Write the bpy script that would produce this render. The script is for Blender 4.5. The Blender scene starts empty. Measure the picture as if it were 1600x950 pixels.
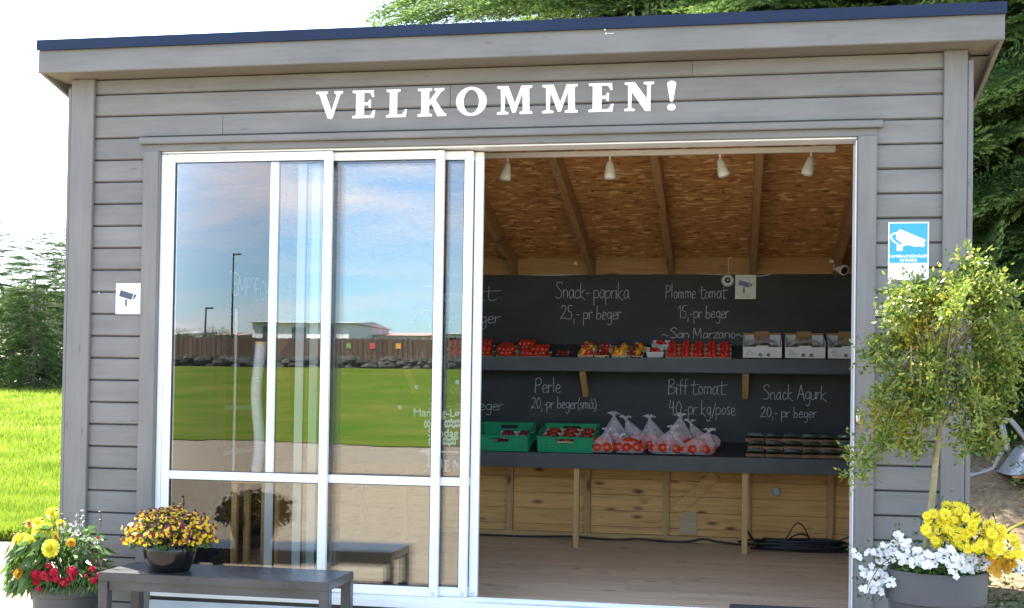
import bpy, bmesh, math, random
import numpy as np
from mathutils import Vector, Matrix
from mathutils.geometry import tessellate_polygon
R = math.radians
random.seed(7)
rng = np.random.default_rng(11)
scene = bpy.context.scene
col = scene.collection

# ------------------------------------------------------------------ camera
F_PX = 1900.0
CAM = Vector((3.08227, -6.11178, 1.12267))
YAW, PITCH, ROLL, SHIFT = -0.18045, 0.0175, 0.01528, 101.995
fw = Vector((math.sin(YAW)*math.cos(PITCH), math.cos(YAW)*math.cos(PITCH), math.sin(PITCH)))
rt0 = Vector((math.cos(YAW), -math.sin(YAW), 0)); up0 = rt0.cross(fw)
rt = math.cos(ROLL)*rt0 + math.sin(ROLL)*up0
up = -math.sin(ROLL)*rt0 + math.cos(ROLL)*up0
cd = bpy.data.cameras.new('camera'); cam = bpy.data.objects.new('camera', cd); col.objects.link(cam)
cam.matrix_world = Matrix((( rt.x, up.x, -fw.x, CAM.x), (rt.y, up.y, -fw.y, CAM.y), (rt.z, up.z, -fw.z, CAM.z), (0, 0, 0, 1)))
cd.sensor_fit = 'HORIZONTAL'; cd.sensor_width = 36.0; cd.lens = F_PX/1600*36
cd.shift_y = SHIFT/1600
cd.clip_start = .05; cd.clip_end = 2000
scene.camera = cam

def ray(px, py):
    return fw + rt*((px-800)/F_PX) + up*((475+SHIFT-py)/F_PX)
def at(px, py, y):            # the point of the photograph's pixel in the plane Y = y
    d = ray(px, py); return CAM + d*((y-CAM.y)/d.y)
def atz(px, py, z):
    d = ray(px, py); return CAM + d*((z-CAM.z)/d.z)
def X(px, y, py=500): return at(px, py, y).x
def Z(px, py, y): return at(px, py, y).z

# ------------------------------------------------------------------ light
SUN_EL, SUN_AZ = 50.0, -54.0          # azimuth from +Y towards +X
world = bpy.data.worlds.new('World'); scene.world = world; world.use_nodes = True
wt = world.node_tree; wn = wt.nodes; wl = wt.links
bg = wn['Background']
sky = wn.new('ShaderNodeTexSky'); sky.sky_type = 'NISHITA'; sky.sun_disc = False
sky.sun_elevation = R(SUN_EL); sky.sun_rotation = R(SUN_AZ)
sky.air_density = 1.0; sky.dust_density = .7; sky.ozone_density = 1.6
tcw = wn.new('ShaderNodeTexCoord')
mp = wn.new('ShaderNodeMapping'); mp.inputs['Scale'].default_value = (1.3, 1.3, 6.5); mp.inputs['Location'].default_value = (3.1, 1.2, .6)
wl.new(tcw.outputs['Generated'], mp.inputs['Vector'])
cn = wn.new('ShaderNodeTexNoise'); cn.inputs['Scale'].default_value = 2.2; cn.inputs['Detail'].default_value = 5; cn.inputs['Roughness'].default_value = .58; cn.inputs['Distortion'].default_value = .35
wl.new(mp.outputs[0], cn.inputs['Vector'])
cr = wn.new('ShaderNodeValToRGB'); cr.color_ramp.elements[0].position = .46; cr.color_ramp.elements[1].position = .66
cr.color_ramp.elements[1].color = (.75, .75, .75, 1)
wl.new(cn.outputs['Fac'], cr.inputs['Fac'])
# the low sky on the side away from the sun is a clearer blue than the hazy sun side
sep = wn.new('ShaderNodeSeparateXYZ'); wl.new(tcw.outputs['Generated'], sep.inputs[0])
my = wn.new('ShaderNodeMapRange'); my.inputs['From Min'].default_value = -.25; my.inputs['From Max'].default_value = -.85; wl.new(sep.outputs['Y'], my.inputs['Value'])
mz = wn.new('ShaderNodeMapRange'); mz.inputs['From Min'].default_value = .5; mz.inputs['From Max'].default_value = .12; wl.new(sep.outputs['Z'], mz.inputs['Value'])
mf = wn.new('ShaderNodeMath'); mf.operation = 'MULTIPLY'; wl.new(my.outputs[0], mf.inputs[0]); wl.new(mz.outputs[0], mf.inputs[1])
tint = wn.new('ShaderNodeMixRGB'); tint.blend_type = 'MULTIPLY'; tint.inputs[2].default_value = (.62, .80, .96, 1)
wl.new(mf.outputs[0], tint.inputs[0]); wl.new(sky.outputs[0], tint.inputs[1])
mixc = wn.new('ShaderNodeMixRGB'); mixc.inputs[2].default_value = (5.2, 4.8, 4.9, 1)
wl.new(cr.outputs[0], mixc.inputs[0]); wl.new(tint.outputs[0], mixc.inputs[1]); wl.new(mixc.outputs[0], bg.inputs['Color'])
bg.inputs['Strength'].default_value = 0.12
sd = bpy.data.lights.new('sun', 'SUN'); sd.energy = 4.9; sd.angle = R(.53); sd.color = (1, .93, .82)
sun = bpy.data.objects.new('sun', sd); col.objects.link(sun)
sv = Vector((math.sin(R(SUN_AZ))*math.cos(R(SUN_EL)), math.cos(R(SUN_AZ))*math.cos(R(SUN_EL)), math.sin(R(SUN_EL))))
sun.rotation_euler = sv.to_track_quat('Z', 'Y').to_euler(); sun.location = sv*30
vs = scene.view_settings
vs.view_transform = 'Standard'; vs.look = 'None'; vs.gamma = 1; vs.use_curve_mapping = False
vs.exposure = 2.75
scene.render.engine = 'CYCLES'
scene.cycles.max_bounces = 8; scene.cycles.transparent_max_bounces = 16; scene.cycles.use_denoising = True
scene.cycles.sample_clamp_indirect = 10

# ------------------------------------------------------------------ materials
def nt(name):
    m = bpy.data.materials.new(name); m.use_nodes = True
    return m, m.node_tree.nodes, m.node_tree.links, m.node_tree.nodes['Principled BSDF']
def ramp(n, stops):
    r = n.new('ShaderNodeValToRGB'); e = r.color_ramp.elements
    while len(e) < len(stops): e.new(.5)
    for i, (p, c) in enumerate(stops): e[i].position = p; e[i].color = (*c, 1)
    return r
def coords(n, l, scale=(1, 1, 1), rot=(0, 0, 0)):
    t = n.new('ShaderNodeTexCoord'); mpn = n.new('ShaderNodeMapping')
    mpn.inputs['Scale'].default_value = scale; mpn.inputs['Rotation'].default_value = rot
    l.new(t.outputs['Object'], mpn.inputs['Vector']); return mpn
def paint(name, c, c2, along):
    """weathered board paint: mottling, drawn-out grain and a few faint knots"""
    st = [46, 46, 46]; st[along] = 2.2; s2 = [2.4, 2.4, 2.4]; s2[along] = .7
    m = mat(name, c, .56, c2=c2, nscale=2.6, stretch=tuple(s2), bump=.2, bscale=9, isl=.06, spec=.38)
    n, l = m.node_tree.nodes, m.node_tree.links; b = n['Principled BSDF']; src = b.inputs['Base Color'].links[0].from_socket
    mg = coords(n, l, tuple(st)); ng = n.new('ShaderNodeTexNoise'); ng.inputs['Scale'].default_value = 1.3; ng.inputs['Detail'].default_value = 5; l.new(mg.outputs[0], ng.inputs['Vector'])
    rg_ = ramp(n, [(.3, (.91, .905, .90)), (.6, (1, 1, 1)), (.8, (1.03, 1.03, 1.03))]); l.new(ng.outputs['Fac'], rg_.inputs[0])
    sk = [11, 11, 11]; sk[along] = 3.3; mk = coords(n, l, tuple(sk)); vo = n.new('ShaderNodeTexVoronoi'); vo.inputs['Scale'].default_value = 1; l.new(mk.outputs[0], vo.inputs['Vector'])
    rk = ramp(n, [(.03, (.72, .70, .68)), (.11, (1, 1, 1))]); l.new(vo.outputs['Distance'], rk.inputs[0])
    for r_ in (rg_, rk):
        x = n.new('ShaderNodeMixRGB'); x.blend_type = 'MULTIPLY'; x.inputs[0].default_value = 1; l.new(src, x.inputs[1]); l.new(r_.outputs[0], x.inputs[2]); src = x.outputs[0]
    l.new(src, b.inputs['Base Color']); return m
def mat(name, c, rough=.5, metal=0, c2=None, nscale=6, stretch=(1, 1, 1), bump=0, bscale=60, isl=0, spec=.5, trans=0, coat=0, detail=4, rvar=0):
    """colour mottled by noise towards c2, small bump, brightness shift per loose piece"""
    m, n, l, b = nt(name)
    b.inputs['Roughness'].default_value = rough; b.inputs['Metallic'].default_value = metal
    b.inputs['Specular IOR Level'].default_value = spec
    if coat: b.inputs['Coat Weight'].default_value = coat; b.inputs['Coat Roughness'].default_value = .06
    src = None
    if c2:
        mpn = coords(n, l, stretch)
        nz = n.new('ShaderNodeTexNoise'); nz.inputs['Scale'].default_value = nscale; nz.inputs['Detail'].default_value = detail; nz.inputs['Roughness'].default_value = .6
        l.new(mpn.outputs[0], nz.inputs['Vector'])
        r = ramp(n, [(.33, c), (.67, c2)]); l.new(nz.outputs['Fac'], r.inputs[0]); src = r.outputs[0]
        if rvar:
            mr = n.new('ShaderNodeMapRange'); mr.inputs['To Min'].default_value = rough-rvar; mr.inputs['To Max'].default_value = rough+rvar
            l.new(nz.outputs['Fac'], mr.inputs['Value']); l.new(mr.outputs[0], b.inputs['Roughness'])
    if isl:
        g = n.new('ShaderNodeNewGeometry'); hs = n.new('ShaderNodeHueSaturation')
        mr = n.new('ShaderNodeMapRange'); mr.inputs['To Min'].default_value = 1-isl; mr.inputs['To Max'].default_value = 1+isl
        l.new(g.outputs['Random Per Island'], mr.inputs['Value']); l.new(mr.outputs[0], hs.inputs['Value'])
        if src: l.new(src, hs.inputs['Color'])
        else: hs.inputs['Color'].default_value = (*c, 1)
        src = hs.outputs[0]
    if src: l.new(src, b.inputs['Base Color'])
    else: b.inputs['Base Color'].default_value = (*c, 1)
    if bump:
        mpb = coords(n, l, stretch)
        nb = n.new('ShaderNodeTexNoise'); nb.inputs['Scale'].default_value = bscale; nb.inputs['Detail'].default_value = 5
        l.new(mpb.outputs[0], nb.inputs['Vector'])
        bp = n.new('ShaderNodeBump'); bp.inputs['Strength'].default_value = bump; bp.inputs['Distance'].default_value = .01
        l.new(nb.outputs['Fac'], bp.inputs['Height']); l.new(bp.outputs[0], b.inputs['Normal'])
    if trans:                                          # thin leaves and petals let light through
        o = n['Material Output']; tr = n.new('ShaderNodeBsdfTranslucent'); ms = n.new('ShaderNodeMixShader'); ms.inputs[0].default_value = trans
        if src: l.new(src, tr.inputs['Color'])
        else: tr.inputs['Color'].default_value = (*c, 1)
        l.new(b.outputs[0], ms.inputs[1]); l.new(tr.outputs[0], ms.inputs[2]); l.new(ms.outputs[0], o.inputs['Surface'])
    return m
def leafmat(name, cols, rough=.45, trans=.4, spec=.4, patch=0):
    """each leaf takes its own colour out of the list"""
    m, n, l, b = nt(name); b.inputs['Roughness'].default_value = rough; b.inputs['Specular IOR Level'].default_value = spec
    g = n.new('ShaderNodeNewGeometry')
    r = ramp(n, [(i/max(1, len(cols)-1), c) for i, c in enumerate(cols)]); l.new(g.outputs['Random Per Island'], r.inputs[0])
    if patch:                                           # drifts of darker and drier growth
        mpn = coords(n, l); nz = n.new('ShaderNodeTexNoise'); nz.inputs['Scale'].default_value = patch; nz.inputs['Detail'].default_value = 4; l.new(mpn.outputs[0], nz.inputs['Vector'])
        ad = n.new('ShaderNodeMath'); ad.operation = 'MULTIPLY_ADD'; ad.inputs[1].default_value = .45; l.new(g.outputs['Random Per Island'], ad.inputs[0])
        mr = n.new('ShaderNodeMapRange'); mr.inputs['From Min'].default_value = .36; mr.inputs['From Max'].default_value = .64; mr.inputs['To Max'].default_value = .6; l.new(nz.outputs['Fac'], mr.inputs['Value'])
        l.new(mr.outputs[0], ad.inputs[2]); l.new(ad.outputs[0], r.inputs[0])
    l.new(r.outputs[0], b.inputs['Base Color'])
    o = n['Material Output']; tr = n.new('ShaderNodeBsdfTranslucent'); ms = n.new('ShaderNodeMixShader'); ms.inputs[0].default_value = trans
    l.new(r.outputs[0], tr.inputs['Color'])
    l.new(b.outputs[0], ms.inputs[1]); l.new(tr.outputs[0], ms.inputs[2]); l.new(ms.outputs[0], o.inputs['Surface'])
    return m
def woodmat(name, ca, cb, ck, along='X', rough=.6, isl=.12, knots=True, gscale=1.0, spec=.3):
    """grain drawn out along one axis, darker knots, each board a little lighter or darker"""
    m, n, l, b = nt(name); b.inputs['Roughness'].default_value = rough; b.inputs['Specular IOR Level'].default_value = spec
    ax = 'XYZ'.index(along)
    st = [26*gscale]*3; st[ax] = 1.1*gscale
    g = n.new('ShaderNodeNewGeometry'); mul = n.new('ShaderNodeVectorMath'); mul.operation = 'SCALE'; mul.inputs[0].default_value = (17, 31, 23)
    l.new(g.outputs['Random Per Island'], mul.inputs['Scale'])
    t = n.new('ShaderNodeTexCoord'); ad = n.new('ShaderNodeVectorMath'); ad.operation = 'ADD'
    l.new(t.outputs['Object'], ad.inputs[0]); l.new(mul.outputs[0], ad.inputs[1])
    mpn = n.new('ShaderNodeMapping'); mpn.inputs['Scale'].default_value = st; l.new(ad.outputs[0], mpn.inputs['Vector'])
    nz = n.new('ShaderNodeTexNoise'); nz.inputs['Scale'].default_value = 1.6; nz.inputs['Detail'].default_value = 6; nz.inputs['Roughness'].default_value = .65; nz.inputs['Distortion'].default_value = 1.2
    l.new(mpn.outputs[0], nz.inputs['Vector'])
    r = ramp(n, [(.3, cb), (.52, ca), (.72, tuple(x*1.12 for x in ca))]); l.new(nz.outputs['Fac'], r.inputs[0]); src = r.outputs[0]
    if knots:
        sk = [9.0]*3; sk[ax] = 3.2
        mk = n.new('ShaderNodeMapping'); mk.inputs['Scale'].default_value = sk; l.new(ad.outputs[0], mk.inputs['Vector'])
        vo = n.new('ShaderNodeTexVoronoi'); vo.inputs['Scale'].default_value = 1.0; l.new(mk.outputs[0], vo.inputs['Vector'])
        rk = ramp(n, [(.07, (1, 1, 1)), (.2, (0, 0, 0))]); l.new(vo.outputs['Distance'], rk.inputs[0])
        mk2 = n.new('ShaderNodeMixRGB'); mk2.inputs[2].default_value = (*ck, 1); l.new(rk.outputs[0], mk2.inputs[0]); l.new(src, mk2.inputs[1]); src = mk2.outputs[0]
    hs = n.new('ShaderNodeHueSaturation'); mr = n.new('ShaderNodeMapRange'); mr.inputs['To Min'].default_value = 1-isl; mr.inputs['To Max'].default_value = 1+isl
    l.new(g.outputs['Random Per Island'], mr.inputs['Value']); l.new(mr.outputs[0], hs.inputs['Value']); l.new(src, hs.inputs['Color'])
    l.new(hs.outputs[0], b.inputs['Base Color'])
    bp = n.new('ShaderNodeBump'); bp.inputs['Strength'].default_value = .25; bp.inputs['Distance'].default_value = .004
    l.new(nz.outputs['Fac'], bp.inputs['Height']); l.new(bp.outputs[0], b.inputs['Normal'])
    return m
def osbmat():
    m, n, l, b = nt('osb_strands'); b.inputs['Roughness'].default_value = .6; b.inputs['Specular IOR Level'].default_value = .25
    out = None
    for k, (sx, sy, a) in enumerate(((13, 74, .10), (16, 62, -.4), (26, 44, 1.1))):
        mpn = coords(n, l, (sx, sy, .5), (0, 0, a))
        nz = n.new('ShaderNodeTexNoise'); nz.inputs['Scale'].default_value = .9; l.new(mpn.outputs[0], nz.inputs['Vector'])
        mx = n.new('ShaderNodeMixRGB'); mx.inputs[0].default_value = .35; l.new(mpn.outputs[0], mx.inputs[1]); l.new(nz.outputs['Color'], mx.inputs[2])
        vo = n.new('ShaderNodeTexVoronoi'); vo.inputs['Scale'].default_value = 1.0+k*.1; l.new(mx.outputs[0], vo.inputs['Vector'])
        sp = n.new('ShaderNodeSeparateColor'); l.new(vo.outputs['Color'], sp.inputs[0])
        r = ramp(n, [(0, (.22, .095, .03)), (.2, (.40, .19, .063)), (.82, (.51, .26, .09)), (1, (.76, .48, .22))]); l.new(sp.outputs[0], r.inputs[0])
        if out is None: out = r.outputs[0]
        else:
            mm = n.new('ShaderNodeMixRGB'); gt = n.new('ShaderNodeMath'); gt.operation = 'GREATER_THAN'; gt.inputs[1].default_value = .55
            l.new(sp.outputs[1], gt.inputs[0]); l.new(gt.outputs[0], mm.inputs[0]); l.new(out, mm.inputs[1]); l.new(r.outputs[0], mm.inputs[2]); out = mm.outputs[0]
    l.new(out, b.inputs['Base Color']); return m
def glassmat(name, ior=2.1, tint=(.96, .98, .975)):
    m, n, l, b = nt(name); n.remove(b); o = n['Material Output']
    tr = n.new('ShaderNodeBsdfTransparent'); tr.inputs['Color'].default_value = (*tint, 1)
    gl = n.new('ShaderNodeBsdfGlossy'); gl.inputs['Roughness'].default_value = .0
    fr = n.new('ShaderNodeFresnel'); fr.inputs['IOR'].default_value = ior
    mw = coords(n, l); nw_ = n.new('ShaderNodeTexNoise'); nw_.inputs['Scale'].default_value = 1.6; nw_.inputs['Detail'].default_value = 1; l.new(mw.outputs[0], nw_.inputs['Vector'])   # panes are never quite flat
    bw_ = n.new('ShaderNodeBump'); bw_.inputs['Strength'].default_value = 1; bw_.inputs['Distance'].default_value = .00025; l.new(nw_.outputs['Fac'], bw_.inputs['Height']); l.new(bw_.outputs[0], gl.inputs['Normal'])
    ms = n.new('ShaderNodeMixShader'); l.new(fr.outputs[0], ms.inputs[0]); l.new(tr.outputs[0], ms.inputs[1]); l.new(gl.outputs[0], ms.inputs[2]); l.new(ms.outputs[0], o.inputs['Surface'])
    return m
def filmmat(name, c=(.9, .9, .92), dens=.3, ns=38, amp=.55):
    m, n, l, b = nt(name); o = n['Material Output']
    b.inputs['Base Color'].default_value = (*c, 1); b.inputs['Roughness'].default_value = .18; b.inputs['Specular IOR Level'].default_value = .8
    tr = n.new('ShaderNodeBsdfTransparent'); lw = n.new('ShaderNodeLayerWeight'); lw.inputs['Blend'].default_value = .35
    mpn = coords(n, l); nz = n.new('ShaderNodeTexNoise'); nz.inputs['Scale'].default_value = ns; nz.inputs['Detail'].default_value = 3; nz.inputs['Distortion'].default_value = 2; l.new(mpn.outputs[0], nz.inputs['Vector'])
    r = ramp(n, [(.42, (0, 0, 0)), (.7, (amp, amp, amp))]); l.new(nz.outputs['Fac'], r.inputs[0])
    a1 = n.new('ShaderNodeMath'); a1.operation = 'MULTIPLY_ADD'; a1.inputs[1].default_value = .55; a1.inputs[2].default_value = dens*.55; l.new(lw.outputs['Facing'], a1.inputs[0])
    a2 = n.new('ShaderNodeMath'); a2.use_clamp = True; l.new(a1.outputs[0], a2.inputs[0]); l.new(r.outputs[0], a2.inputs[1])
    ms = n.new('ShaderNodeMixShader'); l.new(a2.outputs[0], ms.inputs[0]); l.new(tr.outputs[0], ms.inputs[1]); l.new(b.outputs[0], ms.inputs[2]); l.new(ms.outputs[0], o.inputs['Surface'])
    bp = n.new('ShaderNodeBump'); bp.inputs['Strength'].default_value = .8; bp.inputs['Distance'].default_value = .01; l.new(nz.outputs['Fac'], bp.inputs['Height']); l.new(bp.outputs[0], b.inputs['Normal'])
    return m

GREY = paint('grey_paint', (.196, .182, .166), (.150, .139, .127), 0)
GREYV = paint('grey_paint_upright', (.196, .182, .166), (.160, .149, .136), 2)
WHITE = mat('white_frame', (.82, .82, .81), .3, c2=(.76, .765, .76), nscale=4, spec=.5)
PAINTW = mat('white_letter_paint', (.86, .86, .85), .6)
NAVY = mat('navy_sheet_metal', (.007, .013, .040), .45, c2=(.010, .018, .048), nscale=3, spec=.25, rvar=.08)
PLINTH = mat('pale_flashing', (.60, .64, .65), .4, c2=(.50, .55, .57), nscale=3, stretch=(.6, 1, 4))
PINE = woodmat('pine_boards', (.66, .355, .115), (.45, .215, .06), (.12, .05, .02), isl=.18)
PINEV = woodmat('pine_upright', (.50, .31, .12), (.40, .22, .075), (.18, .08, .03), along='Z', isl=.08)
RAFT = woodmat('rafter_timber', (.33, .19, .085), (.24, .125, .05), (.10, .045, .02), along='Y', isl=.08)
OSB = osbmat()
FLOORM = woodmat('floor_planks', (.66, .50, .335), (.46, .335, .215), (.24, .165, .10), rough=.42, isl=.10, gscale=.8)
BOARD = mat('blackboard_paint', (.019, .019, .019), .62, c2=(.038, .038, .038), nscale=1.7, stretch=(1, 1, 1.6), spec=.35, bump=.05, bscale=120)
SHELF = mat('charcoal_shelf_paint', (.034, .036, .039), .45, c2=(.05, .052, .055), nscale=5, spec=.4)
CHALK = mat('chalk', (.50, .51, .52), .9, c2=(.30, .31, .32), nscale=90)
GLASS = glassmat('window_glass')
BLACKP = mat('black_plastic', (.012, .012, .013), .4)
CABLE = mat('black_cable', (.012, .012, .012), .5)
OFFW = mat('ivory_plastic', (.62, .59, .52), .35)
BULBW = mat('opal_shade', (.72, .70, .64), .3, trans=.25)
LGREY = mat('light_grey_plastic', (.55, .55, .55), .4)
STEEL = mat('brushed_steel', (.55, .55, .55), .3, metal=1, c2=(.45, .45, .46), nscale=12)

# ------------------------------------------------------------------ mesh helpers
WL = {}
def tag(o, label=None, cat=None, group=None, kind=None):
    if label: o['label'] = label
    if cat: o['category'] = cat
    if group: o['group'] = group
    if kind: o['kind'] = kind
    return o
def thing(name, loc, label, cat, group=None, kind=None):
    o = bpy.data.objects.new(name, None); o.empty_display_size = .1; col.objects.link(o); o.location = loc
    WL[o] = Vector(loc); return tag(o, label, cat, group, kind)
class MB:
    def __init__(s): s.v = []; s.f = []; s.m = []
    def add(s, vs, fs, m=0, T=None):
        k = len(s.v)
        s.v += [tuple(T @ Vector(p)) for p in vs] if T is not None else [tuple(p) for p in vs]
        s.f += [tuple(i+k for i in f) for f in fs]; s.m += [m]*len(fs); return s
    def box(s, x0, x1, y0, y1, z0, z1, m=0, T=None):
        return s.add([(x, y, z) for z in (z0, z1) for y in (y0, y1) for x in (x0, x1)],
                     [(0, 2, 3, 1), (4, 5, 7, 6), (0, 1, 5, 4), (2, 6, 7, 3), (0, 4, 6, 2), (1, 3, 7, 5)], m, T)
    def bar(s, a, b, w, h, m=0, upv=(0, 0, 1)):
        a, b = Vector(a), Vector(b); d = (b-a).normalized(); sd_ = d.cross(Vector(upv))
        if sd_.length < 1e-4: sd_ = d.cross(Vector((0, 1, 0)))
        sd_.normalize(); u = sd_.cross(d); vs = []
        for p in (a, b):
            for i, j in ((-1, -1), (1, -1), (1, 1), (-1, 1)): vs.append(p+sd_*(i*w/2)+u*(j*h/2))
        return s.add(vs, [(0, 1, 2, 3), (7, 6, 5, 4), (0, 4, 5, 1), (1, 5, 6, 2), (2, 6, 7, 3), (3, 7, 4, 0)], m)
    def tube(s, pts, r, n=8, m=0, cap=True):
        pts = [Vector(p) for p in pts]; N = len(pts); rs = r if hasattr(r, '__len__') else [r]*N
        u = None; vs = []; fs = []
        for i, p in enumerate(pts):
            d = (pts[min(i+1, N-1)]-pts[max(i-1, 0)]).normalized()
            if u is None:
                u = d.cross(Vector((0, 0, 1)));
                if u.length < .1: u = d.cross(Vector((0, 1, 0)))
            u = (u-d*u.dot(d)).normalized(); w = d.cross(u)
            for k in range(n):
                a = 2*math.pi*k/n; vs.append(p+(u*math.cos(a)+w*math.sin(a))*rs[i])
        for i in range(N-1):
            for k in range(n):
                a, b = i*n+k, i*n+(k+1) % n; fs.append((a, b, b+n, a+n))
        if cap: fs.append(tuple(range(n-1, -1, -1))); fs.append(tuple((N-1)*n+k for k in range(n)))
        return s.add(vs, fs, m)
    def lathe(s, prof, c=(0, 0, 0), n=32, m=0, sx=1, sy=1, T=None):
        vs = []; fs = []
        for r, z in prof:
            for k in range(n):
                a = 2*math.pi*k/n; vs.append((c[0]+r*math.cos(a)*sx, c[1]+r*math.sin(a)*sy, c[2]+z))
        for i in range(len(prof)-1):
            for k in range(n):
                a, b = i*n+k, i*n+(k+1) % n; fs.append((a, b, b+n, a+n))
        fs.append(tuple(range(n-1, -1, -1))); fs.append(tuple((len(prof)-1)*n+k for k in range(n)))
        return s.add(vs, fs, m, T)
    def ball(s, c, r, n=10, m=0, sq=(1, 1, 1), T=None):
        vs = []; fs = []; h = max(4, n//2+1)
        for i in range(1, h):
            t = math.pi*i/h
            for k in range(n):
                a = 2*math.pi*k/n; vs.append((c[0]+r*sq[0]*math.sin(t)*math.cos(a), c[1]+r*sq[1]*math.sin(t)*math.sin(a), c[2]+r*sq[2]*math.cos(t)))
        top = len(vs); vs.append((c[0], c[1], c[2]+r*sq[2])); vs.append((c[0], c[1], c[2]-r*sq[2]))
        for i in range(h-2):
            for k in range(n):
                a, b = i*n+k, i*n+(k+1) % n; fs.append((a, a+n, b+n, b))
        for k in range(n):
            fs.append((top, k, (k+1) % n)); q = (h-2)*n; fs.append((top+1, q+(k+1) % n, q+k))
        return s.add(vs, fs, m, T)
    def poly(s, pts, d0, d1, f, m=0):
        """outline pts (2-D) pushed between depths d0 (front) and d1 (back); f(u, v, d) -> point"""
        tris = tessellate_polygon([[Vector((p[0], p[1], 0)) for p in pts]]); n = len(pts)
        vs = [f(p[0], p[1], d0) for p in pts]+[f(p[0], p[1], d1) for p in pts]
        fs = [tuple(t) for t in tris]+[tuple(i+n for i in reversed(t)) for t in tris]
        fs += [(i, (i+1) % n, (i+1) % n+n, i+n) for i in range(n)]
        return s.add(vs, fs, m)
    def build(s, name, m, parent=None, bevel=0, smooth=False, kind=None):
        me = bpy.data.meshes.new(name); off = Vector((0, 0, 0))
        if parent is not None: off = WL[parent]
        v = np.array(s.v, dtype=np.float64).reshape(-1, 3)-np.array(off)
        me.from_pydata(v.tolist(), [], s.f)
        for mm in (m if isinstance(m, (list, tuple)) else [m]): me.materials.append(mm)
        if isinstance(m, (list, tuple)): me.polygons.foreach_set('material_index', s.m)
        bm = bmesh.new(); bm.from_mesh(me); bmesh.ops.recalc_face_normals(bm, faces=bm.faces)
        if bevel:
            ed = [e for e in bm.edges if len(e.link_faces) == 2 and e.calc_face_angle(0) > .6]
            bmesh.ops.bevel(bm, geom=ed, offset=bevel, segments=2, affect='EDGES', clamp_overlap=True)
        bm.to_mesh(me); bm.free()
        if smooth:
            me.polygons.foreach_set('use_smooth', [True]*len(me.polygons)); me.set_sharp_from_angle(angle=R(42))
        o = bpy.data.objects.new(name, me); col.objects.link(o)
        if parent is not None: o.parent = parent
        WL[o] = Vector(off); return o
def fastmesh(name, V, Fc, m, parent=None, mi=None, smooth=False):
    """V (n,3) and equal-sized faces (k,c) straight into a mesh"""
    V = np.asarray(V, dtype=np.float32); Fc = np.asarray(Fc, dtype=np.int32); c = Fc.shape[1]
    off = WL[parent] if parent is not None else Vector((0, 0, 0))
    V = V-np.array(off, dtype=np.float32)
    me = bpy.data.meshes.new(name); me.vertices.add(len(V)); me.vertices.foreach_set('co', V.ravel())
    me.loops.add(Fc.size); me.loops.foreach_set('vertex_index', Fc.ravel())
    me.polygons.add(len(Fc)); me.polygons.foreach_set('loop_start', np.arange(0, Fc.size, c, dtype=np.int32))
    for mm in (m if isinstance(m, (list, tuple)) else [m]): me.materials.append(mm)
    if mi is not None: me.polygons.foreach_set('material_index', np.asarray(mi, dtype=np.int32))
    if smooth: me.polygons.foreach_set('use_smooth', [True]*len(Fc))
    me.update(calc_edges=True); me.validate()
    o = bpy.data.objects.new(name, me); col.objects.link(o)
    if parent is not None: o.parent = parent
    WL[o] = Vector(off); return o
def kids(o): return [c for c in bpy.data.objects if c.parent == o]
CH = {}
def copy_tree(o, loc=None, label=None, rz=None, parent=None, sc=None):
    if o not in CH: CH[o] = kids(o)
    c = o.copy(); col.objects.link(c); c.parent = parent
    if loc is not None: c.location = loc
    if label: c['label'] = label
    if rz is not None: c.rotation_euler[2] = rz
    if sc is not None: c.scale = (sc,)*3 if not hasattr(sc, '__len__') else sc
    for ch in CH[o]: copy_tree(ch, parent=c)
    return c
def unit(v): return v/np.maximum(np.linalg.norm(v, axis=-1, keepdims=True), 1e-9)
def leafcloud(P, D, L, W, fold=.25, droop=0.0):
    """one pointed leaf per row: base P, direction D, length L, width W; four corners and a folded midrib, two quads sharing verts"""
    n = len(P); D = unit(D); rv = unit(rng.normal(size=(n, 3))); S = unit(np.cross(D, rv)); U = np.cross(S, D)
    L = np.broadcast_to(np.asarray(L, float), (n,))[:, None]; W = np.broadcast_to(np.asarray(W, float), (n,))[:, None]
    mid = P+D*L*.45; tip = P+D*L-np.array([0, 0, 1])*L*droop
    a = mid+S*W/2+U*W*fold; b = mid-S*W/2+U*W*fold
    V = np.stack([P, a, tip, b], 1).reshape(-1, 3); k = np.arange(n)*4
    Fc = np.stack([k, k+1, k+2, k+3], 1); return V, Fc
def curve(pts, n=24):
    """smooth points through a list (Catmull-Rom)"""
    p = [Vector(q) for q in pts]; p = [p[0]*2-p[1]]+p+[p[-1]*2-p[-2]]; out = []
    m = len(p)-3
    for i in range(m):
        for j in range(n//m+1):
            t = j/(n//m+1); a, b, c, d = p[i:i+4]
            out.append(.5*((2*b)+(c-a)*t+(2*a-5*b+4*c-d)*t*t+(3*b-a-3*c+d)*t**3))
    out.append(p[-2]); return out
# ------------------------------------------------------------------ the ground
GZ = -.22
def gh0(x, y): return gh(x, y, False)
def gh(x, y, lawn=True):
    h = GZ
    if lawn and y > 5:                                       # the meadow climbs gently away on the left
        q = min((y-5)/30, 1); q = q*q*(3-2*q); h += 1.0*q*min(max((-.5-x)/4, 0), 1)
    t = min(max((y-2.6)/4.5, 0), 1); t = t*t*(3-2*t)
    s = min(max((x-4.3)/1.0, 0), 1)
    h += .88*t*s                                             # bank behind the right corner
    if y < -22:
        q = min(max((-22-y)/38, 0), 1); h += 2.5*q*q*(3-2*q)      # field rising beyond the yard
    return h
GRAVEL = mat('gravel', (.32, .275, .21), .85, c2=(.12, .10, .075), nscale=26, bump=.9, bscale=70, spec=.03, detail=6)
FIELDM = mat('field_green', (.050, .106, .011), .85, c2=(.115, .124, .026), nscale=.3, bump=.5, bscale=8, spec=0, detail=8)
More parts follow.
